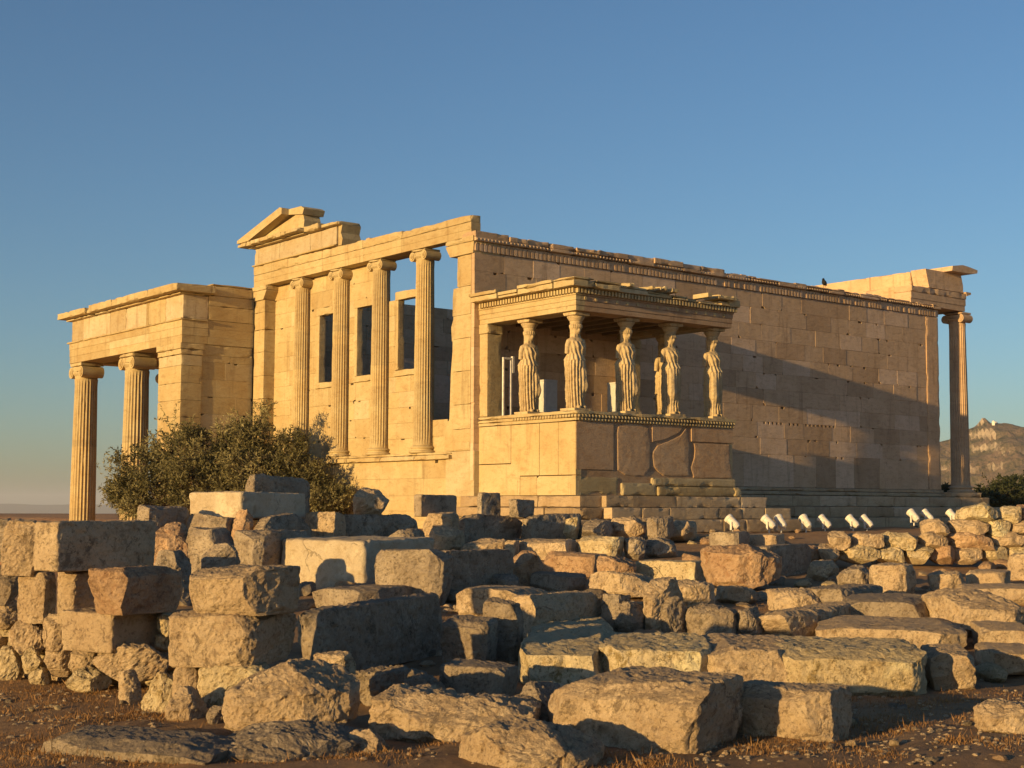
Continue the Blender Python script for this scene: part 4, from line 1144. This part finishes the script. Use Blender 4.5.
# rubble wall on the right, stone by stone
def rubble_wall():
    rs = random.Random(5)
    lab = 'squarish tan stone built into the low dry wall at the right'
    top = [(800, 545), (850, 538), (905, 528), (960, 522), (972, 506), (1060, 504)]
    def topy(x):
        for (a, b), (c, d) in zip(top, top[1:]):
            if a <= x <= c: return b+(d-b)*(x-a)/(c-a)
        return 560
    y = 562
    while y > 505:
        h = rs.uniform(12.5, 15.5); x = 792-rs.random()*12
        while x < 1046:
            w = rs.uniform(18, 42)
            if topy(min(1059, x+w/2)) < y-h*.55:
                put_stone('rubble', x-.5, x+w*.93, x+w+.5, y-h+rs.uniform(-1.5, .5), y+1.5, 26.3-(1046-x)*.004+(562-y)*.005, rs.uniform(8, 16), rs.choice((T, PA, T, PA, RD)), lab, 'stones of the low dry wall', None, .03, .35)
            x += w
        y -= h
    return
rubble_wall()
FOOT = [(o.location.x, o.location.y, max(v[0] for v in o.bound_box)*.5+max(v[1] for v in o.bound_box)*.5) for o in COL.objects if o.get('category') in ('stone block', 'boulder', 'stone slab', 'stone')]

# loose stones on the ground, few enough to be things
def loose():
    rs = random.Random(12)
    protos = {}
    for k, m in ((0, T), (1, G), (2, RD), (3, PA)):
        for j in range(3): protos[(k, j)] = stone_mesh('loose_stone', 1.0, rs.uniform(.6, .9), rs.uniform(.45, .7), 100+k*7+j, 'rubble', .07, m)
    n = 0
    def drop(px, py, sz, label, group):
        s = ground_s(px, py); p = at(px, py, s)
        for (ox, oy, ra) in FOOT:
            if math.hypot(p.x-ox, p.y-oy) < ra+sz*.25: return
        o = link(bpy.data.objects.new('loose_stone', protos[(rs.choice((0, 0, 1, 2, 3)), rs.randrange(3))]))
        o.location = (p.x, p.y, ground_z(p.x, p.y)-.25*sz*.6); o.rotation_euler = (rs.uniform(-.2, .2), rs.uniform(-.2, .2), rs.uniform(0, 6.28)); o.scale = (sz, sz, sz*rs.uniform(.7, 1.1))
        setp(o, label, 'stone', group)
    for _ in range(26):
        drop(rs.uniform(760, 1020), rs.uniform(700, 764), rs.uniform(.05, .11), 'fist-sized loose stone lying on the dry grass at the lower right', 'loose stones on the lower right grass')
    for _ in range(14):
        drop(rs.uniform(5, 150), rs.uniform(695, 742), rs.uniform(.04, .08), 'fist-sized loose stone on the dry grass at the lower left', 'loose stones on the lower left grass')
    for _ in range(330):
        drop(rs.uniform(290, 1015), rs.uniform(540, 690), rs.uniform(.12, .42), 'small loose stone lying among the ruined blocks', 'loose stones among the ruins')
    for _ in range(22):
        drop(rs.uniform(600, 900), rs.uniform(530, 552), rs.uniform(.15, .34), 'small loose stone near the foot of the temple steps', 'loose stones near the temple steps')
loose()

# ------------------------------------------------------------------ leaves, grass, pebbles
def card_mesh(name, pts, dirs, ups, ln, wd, val, mat):
    """many small pointed leaves: one quad each"""
    n = len(pts); sd_ = np.cross(dirs, ups); sd_ /= np.linalg.norm(sd_, axis=1)[:, None]+1e-9
    ln = ln[:, None]; wd = wd[:, None]
    v = np.empty((n, 4, 3)); v[:, 0] = pts; v[:, 1] = pts+dirs*ln*.5+sd_*wd*.5; v[:, 2] = pts+dirs*ln; v[:, 3] = pts+dirs*ln*.5-sd_*wd*.5
    m = bpy.data.meshes.new(name)
    m.vertices.add(n*4); m.vertices.foreach_set('co', v.ravel())
    m.loops.add(n*4); m.loops.foreach_set('vertex_index', np.arange(n*4, dtype=np.int32))
    m.polygons.add(n); m.polygons.foreach_set('loop_start', np.arange(0, n*4, 4, dtype=np.int32))
    ca = m.color_attributes.new('Col', 'FLOAT_COLOR', 'CORNER')
    c = np.ones((n, 4, 4)); c[:, :, :3] = val[:, None, None]; ca.data.foreach_set('color', c.ravel())
    m.materials.append(mat); m.update(calc_edges=True); m.validate()
    return m
def unit(a): return a/(np.linalg.norm(a, axis=1)[:, None]+1e-9)

def tree(name, base, blobs, nleaf, ln, wd, mat, label, cat, seed, trunk_r=.22, group=None):
    """blobs: list of (centre, radius): limbs run to sub-clumps spread through each blob"""
    rg = np.random.default_rng(seed); rs = random.Random(seed)
    t = empty(name, base); setp(t, label, cat, group); b0 = Vector(base)
    mb = MB(); P = []; D = []; V = []
    fork = Vector((0, 0, .8))
    def limb(p, q, r0, r1, seg=5):
        prev = p; d = (q-p)
        for k in range(1, seg+1):
            f = k/seg; w = Vector((mn.noise(q*3+Vector((k, 0, 0))), mn.noise(q*3+Vector((0, k, 0))), mn.noise(q*2)))*.12*d.length*math.sin(math.pi*f)
            cur = p+d*f+w; a = r0+(r1-r0)*(k-1)/seg; b = r0+(r1-r0)*k/seg
            mb.tube(prev, cur, a, b, 7); prev = cur
    limb(Vector((0, 0, -.15)), fork, trunk_r*1.3, trunk_r, 4)
    for c, rad in blobs:
        c = Vector(c)-b0; limb(fork, c, trunk_r*.6, trunk_r*.22)
        ncl = max(10, int(rad**2*22))
        for _ in range(ncl):
            d = Vector((rs.gauss(0, 1), rs.gauss(0, 1), rs.gauss(0, 1))).normalized()
            q = c+d*rad*(rs.random()**.45); q.z = c.z+(q.z-c.z)*.9
            if q.z < .25: continue
            limb(c+d*rad*.15, q, trunk_r*.13, .012, 3)
            cv = rs.random()**1.3; k = int(nleaf/ncl/len(blobs)*rs.uniform(.5, 1.5)); cr = rad*rs.uniform(.16, .36)
            # each twig carries leaves along a short spray
            for _ in range(max(1, k//14)):
                dd = np.array(d)*.6+rg.normal(0, 1, 3)+np.array([0, 0, .35]); dd /= np.linalg.norm(dd)
                st = np.array(q)+rg.normal(0, cr*.55, 3); f = rg.random((14, 1))
                pts = st+dd*f*cr*1.3; P.append(pts); V.append(np.clip(cv+rg.normal(0, .16, 14), 0, 1)); D.append(unit(dd*.8+rg.normal(0, .75, (14, 3))))
    P = np.concatenate(P); D = np.concatenate(D); n = len(P)
    ups = unit(rg.normal(0, 1, (n, 3)))
    m = card_mesh('crown', P, D, ups, rg.uniform(.6, 1.3, n)*ln, rg.uniform(.7, 1.2, n)*wd, np.concatenate(V), mat)
    link(bpy.data.objects.new('crown', m), t)
    mb.build('trunk', M_BARK, t, True, recalc=False)
    return t
def blobs_px(rows): return [(tuple(at(px, py, s)), r) for px, py, s, r in rows]
OB = blobs_px([(140, 480, 45, 1.05), (170, 455, 45.5, 1.0), (192, 475, 44.5, 1.15), (160, 505, 44.6, 1.1), (125, 502, 45, .7), (232, 455, 44.8, 1.05), (256, 437, 45, .95), (283, 455, 44.6, 1.0), (308, 484, 44.2, .85), (258, 482, 44, 1.3), (215, 500, 44, 1.2), (305, 505, 43.8, 1.0), (334, 502, 43.5, .7), (205, 448, 45, .8)])
pb = at(235, 500, 45.0); gz = ground_z(pb.x, pb.y)
tree('olive_tree', (pb.x, pb.y, gz), OB, 92000, .12, .038, M_OLIVE, 'bushy grey-green olive tree in front of the temple facade', 'tree', 3, .24)
for i, (px, py, s, r, sd_, lb) in enumerate(((1004, 498, 92, 1.35, 5, 'dark green tree right of the far column, the nearest of its group'), (1036, 492, 99, 1.6, 6, 'dark tree cut by the right picture edge below the hill'), (986, 499, 80, .8, 7, 'small dark bush beside the foot of the far column'), (948, 496, 84, .7, 8, 'dark bush seen through the gap between wall and column'), (1016, 490, 110, 1.2, 9, 'tall dark tree in front of the rocky hill'))):
    c = at(px, py, s); gz = ground_z(c.x, c.y)
    tree('tree', (c.x, c.y, gz), [((c.x, c.y, c.z), r), ((c.x+r*.9, c.y-r*.7, c.z-.6*r), r*.8), ((c.x-r*.7, c.y+r*.6, c.z-.5*r), r*.75)], 9000, .24, .1, M_SHRUB, lb, 'tree' if r > 1.2 else 'bush', sd_, .16)

def grass():
    rg = np.random.default_rng(4); P = []
    zones = [(0, 190, 684, 767, 34000), (740, 1024, 690, 767, 46000), (170, 760, 735, 767, 30000), (440, 720, 690, 740, 12000), (500, 760, 700, 767, 4000), (520, 1000, 590, 690, 16000), (300, 1024, 535, 600, 14000), (690, 960, 524, 540, 1500)]
    for x0, x1, y0, y1, n in zones:
        for _ in range(n//7):
            px, py = rg.uniform(x0, x1), rg.uniform(y0, y1); s = 1.6*FPX/(py-506) if py > 620 else None
            if s is None:
                s = 13.5
                for _ in range(6): s = (1.604-.95*min(1, max(0, (s-13.5)/22.5)))*FPX/(py-506)
            p = at(px, py, s); c = np.array([p.x, p.y, 0])
            if fbm(Vector((p.x*.8, p.y*.8, 9)), 3) < -.12: continue
            q = np.repeat(c[None], 7, 0)+rg.normal(0, .05, (7, 3)); P.append(q)
    for o in COL.objects:                      # tufts at the foot of the stones
        if o.get('category') in ('stone block', 'boulder', 'stone slab', 'stone') and o.name.split('.')[0] != 'loose_stone' and sl(o.location.x, o.location.y)[0] < 24:
            bx = max(v[0] for v in o.bound_box); by = max(v[1] for v in o.bound_box)
            if o.location.z-ground_z(o.location.x, o.location.y) > .12: continue
            for _ in range(int((bx+by)*30)):
                u, v = (rg.uniform(-bx, bx), -by) if rg.random() < .5 else (-bx if rg.random() < .5 else bx, rg.uniform(-by, by))
                if fbm(Vector((u*3, v*3, bx*9)), 2) < -.05: continue
                q = o.matrix_basis @ Vector((u*1.02, v*1.02, 0)); P.append(np.array([[q.x, q.y, 0]]).repeat(6, 0)+rg.normal(0, .035, (6, 3)))
    P = np.concatenate(P); n = len(P)
    P[:, 2] = [ground_z(a, b)-.02+.05*fbm(Vector((a*.9, b*.9, 3.1)), 3) for a, b in P[:, :2]]
    D = unit(rg.normal(0, .55, (n, 3))+np.array([0, 0, 1.0])); ups = unit(rg.normal(0, 1, (n, 3)))
    m = card_mesh('grass', P, D, ups, rg.uniform(.012, .05, n)*np.where(rg.random(n) < .04, 2.2, 1), rg.uniform(.003, .007, n), rg.random(n), M_GRASS)
    setp(link(bpy.data.objects.new('grass', m)), 'dry brown grass growing between the ruined blocks', 'grass', None, 'stuff')
grass()
def pebbles():
    rs = random.Random(31); mb = MB()
    for _ in range(1500):
        z = rs.random()
        if z < .15: px, py = rs.uniform(170, 750), rs.uniform(735, 766)
        elif z < .5: px, py = rs.uniform(700, 1024), rs.uniform(690, 766)
        elif z < .7: px, py = rs.uniform(0, 170), rs.uniform(690, 766)
        else: px, py = rs.uniform(300, 1024), rs.uniform(560, 700)
        s = ground_s(px, py); p = at(px, py, s); r = rs.uniform(.008, .03)*(1 if s < 14 else rs.choice((1.5, 2.2, 4.0))); gz = ground_z(p.x, p.y)+.05*fbm(Vector((p.x*.9, p.y*.9, 3.1)), 3)
        a = rs.random()*6; vs = []
        for zz, k, o in ((-.6, .7, 0), (.1, 1.1, .4), (.7, .55, .1)):
            for i in range(6): t = a+o+i*1.047+rs.uniform(-.3, .3); q = r*k*rs.uniform(.75, 1.2); vs.append((p.x+q*math.cos(t), p.y+q*math.sin(t)*.8, gz+zz*r*.7))
        fs = [tuple(range(5, -1, -1)), tuple(range(12, 18))]+[(k*6+i, k*6+(i+1) % 6, k*6+6+(i+1) % 6, k*6+6+i) for k in (0, 1) for i in range(6)]
        mb.add(vs, fs)
    o = mb.build('pebbles', S_TAN, None, False, recalc=False); setp(o, 'pale pebbles strewn over the dry ground', 'pebbles', None, 'stuff')
pebbles()

# ------------------------------------------------------------------ floodlights, bird, chapel
def floodlight():
    t = empty('floodlight', (0, 0, 0))
    ax = Vector((.05, math.cos(R_(40)), math.sin(R_(40)))).normalized(); c = Vector((0, 0, .36))
    mb = MB(); mb.tube(c-ax*.2, c+ax*.16, .125, .15, 18); mb.tube(c-ax*.27, c-ax*.2, .08, .124, 18)
    for k in range(4): mb.tube(c-ax*(.17-.05*k), c-ax*(.155-.05*k), .142, .142, 18)
    mb.build('housing', M_WHITE, t)
    mb = MB(); mb.tube(c+ax*.162, c+ax*.26, .165, .17, 18); mb.build('hood', M_WHITE, t)
    mb = MB(); mb.tube(c+ax*.25, c+ax*.264, .15, .15, 18); mb.build('lens', M_GLASS, t)
    mb = MB(); mb.box(-.19, -.165, -.035, .035, .12, .38, .005); mb.box(.165, .19, -.035, .035, .12, .38, .005); mb.box(-.19, .19, -.035, .035, .1, .12, .004); mb.tube((0, 0, -.06), (0, 0, .1), .03, .03, 10); mb.build('bracket', M_WHITE, t)
    mb = MB(); mb.box(-.12, .12, -.1, .1, -.08, -.02, .01); mb.build('base_plate', M_DARKM, t)
    return t
FL = [733, 769, 781, 806, 825, 853, 867, 914, 928, 953]
FLAB = ['white floodlight at the left end of the row, apart from the others', 'left floodlight of the first close pair', 'right floodlight of the first close pair', 'white floodlight standing alone right of the first close pair', 'white floodlight in the exact middle of the row', 'left floodlight of the close pair right of the middle', 'right floodlight of the close pair right of the middle', 'left floodlight of the pair behind the rubble wall', 'right floodlight of the pair behind the rubble wall', 'white floodlight at the right end of the row']
f0 = floodlight(); rs = random.Random(2)
for i, px in enumerate(FL):
    o = f0 if i == 0 else copy_tree(f0)
    d = ray(px, 522); tt = (-6.2-CAM.y)/d.y; p = CAM+d*tt
    o.location = (p.x, p.y, ground_z(p.x, p.y)-.0+(.16 if i > 6 else 0)); o.rotation_euler.z = rs.uniform(-.25, .35); s_ = .74; o.scale = (s_, s_, s_)
    setp(o, FLAB[i], 'floodlight', 'floodlights aimed at the temple')
def bird():
    d = ray(824.5, 287); tt = (.2-CAM.y)/d.y; p = CAM+d*tt
    t = empty('bird', (p.x, p.y, 6.46), R_(200)); setp(t, 'small dark bird perched on top of the long temple wall', 'bird')
    mb = MB(); vs = []; n = 14
    rings = [(-.26, .012, .10), (-.16, .03, .11), (-.08, .065, .13), (0, .085, .15), (.07, .075, .18), (.1, .05, .22), (.115, .048, .26), (.14, .03, .265), (.16, .014, .26), (.2, .004, .255)]
    for x, r, z in rings:
        for i in range(n): a = 2*math.pi*i/n; vs.append((x, r*math.cos(a), z+r*math.sin(a)))
    mb.add(vs, [(k*n+i, k*n+(i+1) % n, (k+1)*n+(i+1) % n, (k+1)*n+i) for k in range(len(rings)-1) for i in range(n)]+[tuple(range(n-1, -1, -1)), tuple((len(rings)-1)*n+i for i in range(n))])
    mb.build('body', M_DARKM, t, True)
    for sy in (-1, 1):
        mb = MB(); mb.tube((.0, sy*.03, .09), (.01, sy*.03, .0), .008, .006, 6); mb.tube((.01, sy*.03, .004), (.05, sy*.035, .004), .006, .004, 6); mb.build('leg', M_DARKM, t)
bird()
def chapel():
    c = at(996, 428.5, 1500); t = empty('chapel', (c.x, c.y, c.z-3), R_(20)); setp(t, 'tiny white chapel on the summit of the rocky hill', 'chapel')
    mb = MB(); mb.box(-7, 7, -3.5, 3.5, 0, 5, .1); mb.prism([(-3.9, 5), (3.9, 5), (0, 7)], 'x', -7.2, 7.2); mb.build('nave', M_WHITE, t)
    mb = MB(); mb.tube((0, 0, 5), (0, 0, 8), 2.2, 2.2, 16); mb.lathe([(2.3, 8), (2.1, 9), (1.2, 10), (.1, 10.4)], n=16); mb.build('dome', M_WHITE, t)
    mb = MB(); mb.box(-11.5, -9, -1.5, 1.5, -1, 9.5, .1); mb.prism([(-1.6, 9.5), (1.6, 9.5), (0, 11)], 'x', -11.6, -8.9); mb.build('bell_tower', M_WHITE, t)
    mb = MB(); mb.box(-3, -2.2, -3.62, -3.5, 1.4, 3.4, 0); mb.box(2.2, 3, -3.62, -3.5, 1.4, 3.4, 0); mb.build('window', M_DARKM, t)
chapel()

# ------------------------------------------------------------------ air
def haze():
    t = bpy.data.materials.new('air'); t.use_nodes = True; n = t.node_tree.nodes
    n.remove(n['Principled BSDF']); v = n.new('ShaderNodeVolumePrincipled')
    v.inputs['Color'].default_value = (.86, .89, .95, 1); v.inputs['Density'].default_value = 1.1e-4; v.inputs['Anisotropy'].default_value = .1
    t.node_tree.links.new(v.outputs[0], n['Material Output'].inputs['Volume'])
    mb = MB(); L = 17500; mb.box(-L, L, -L, L, -112, 112)
    o = mb.build('haze', t); setp(o, None, None, None, 'stuff')
haze()
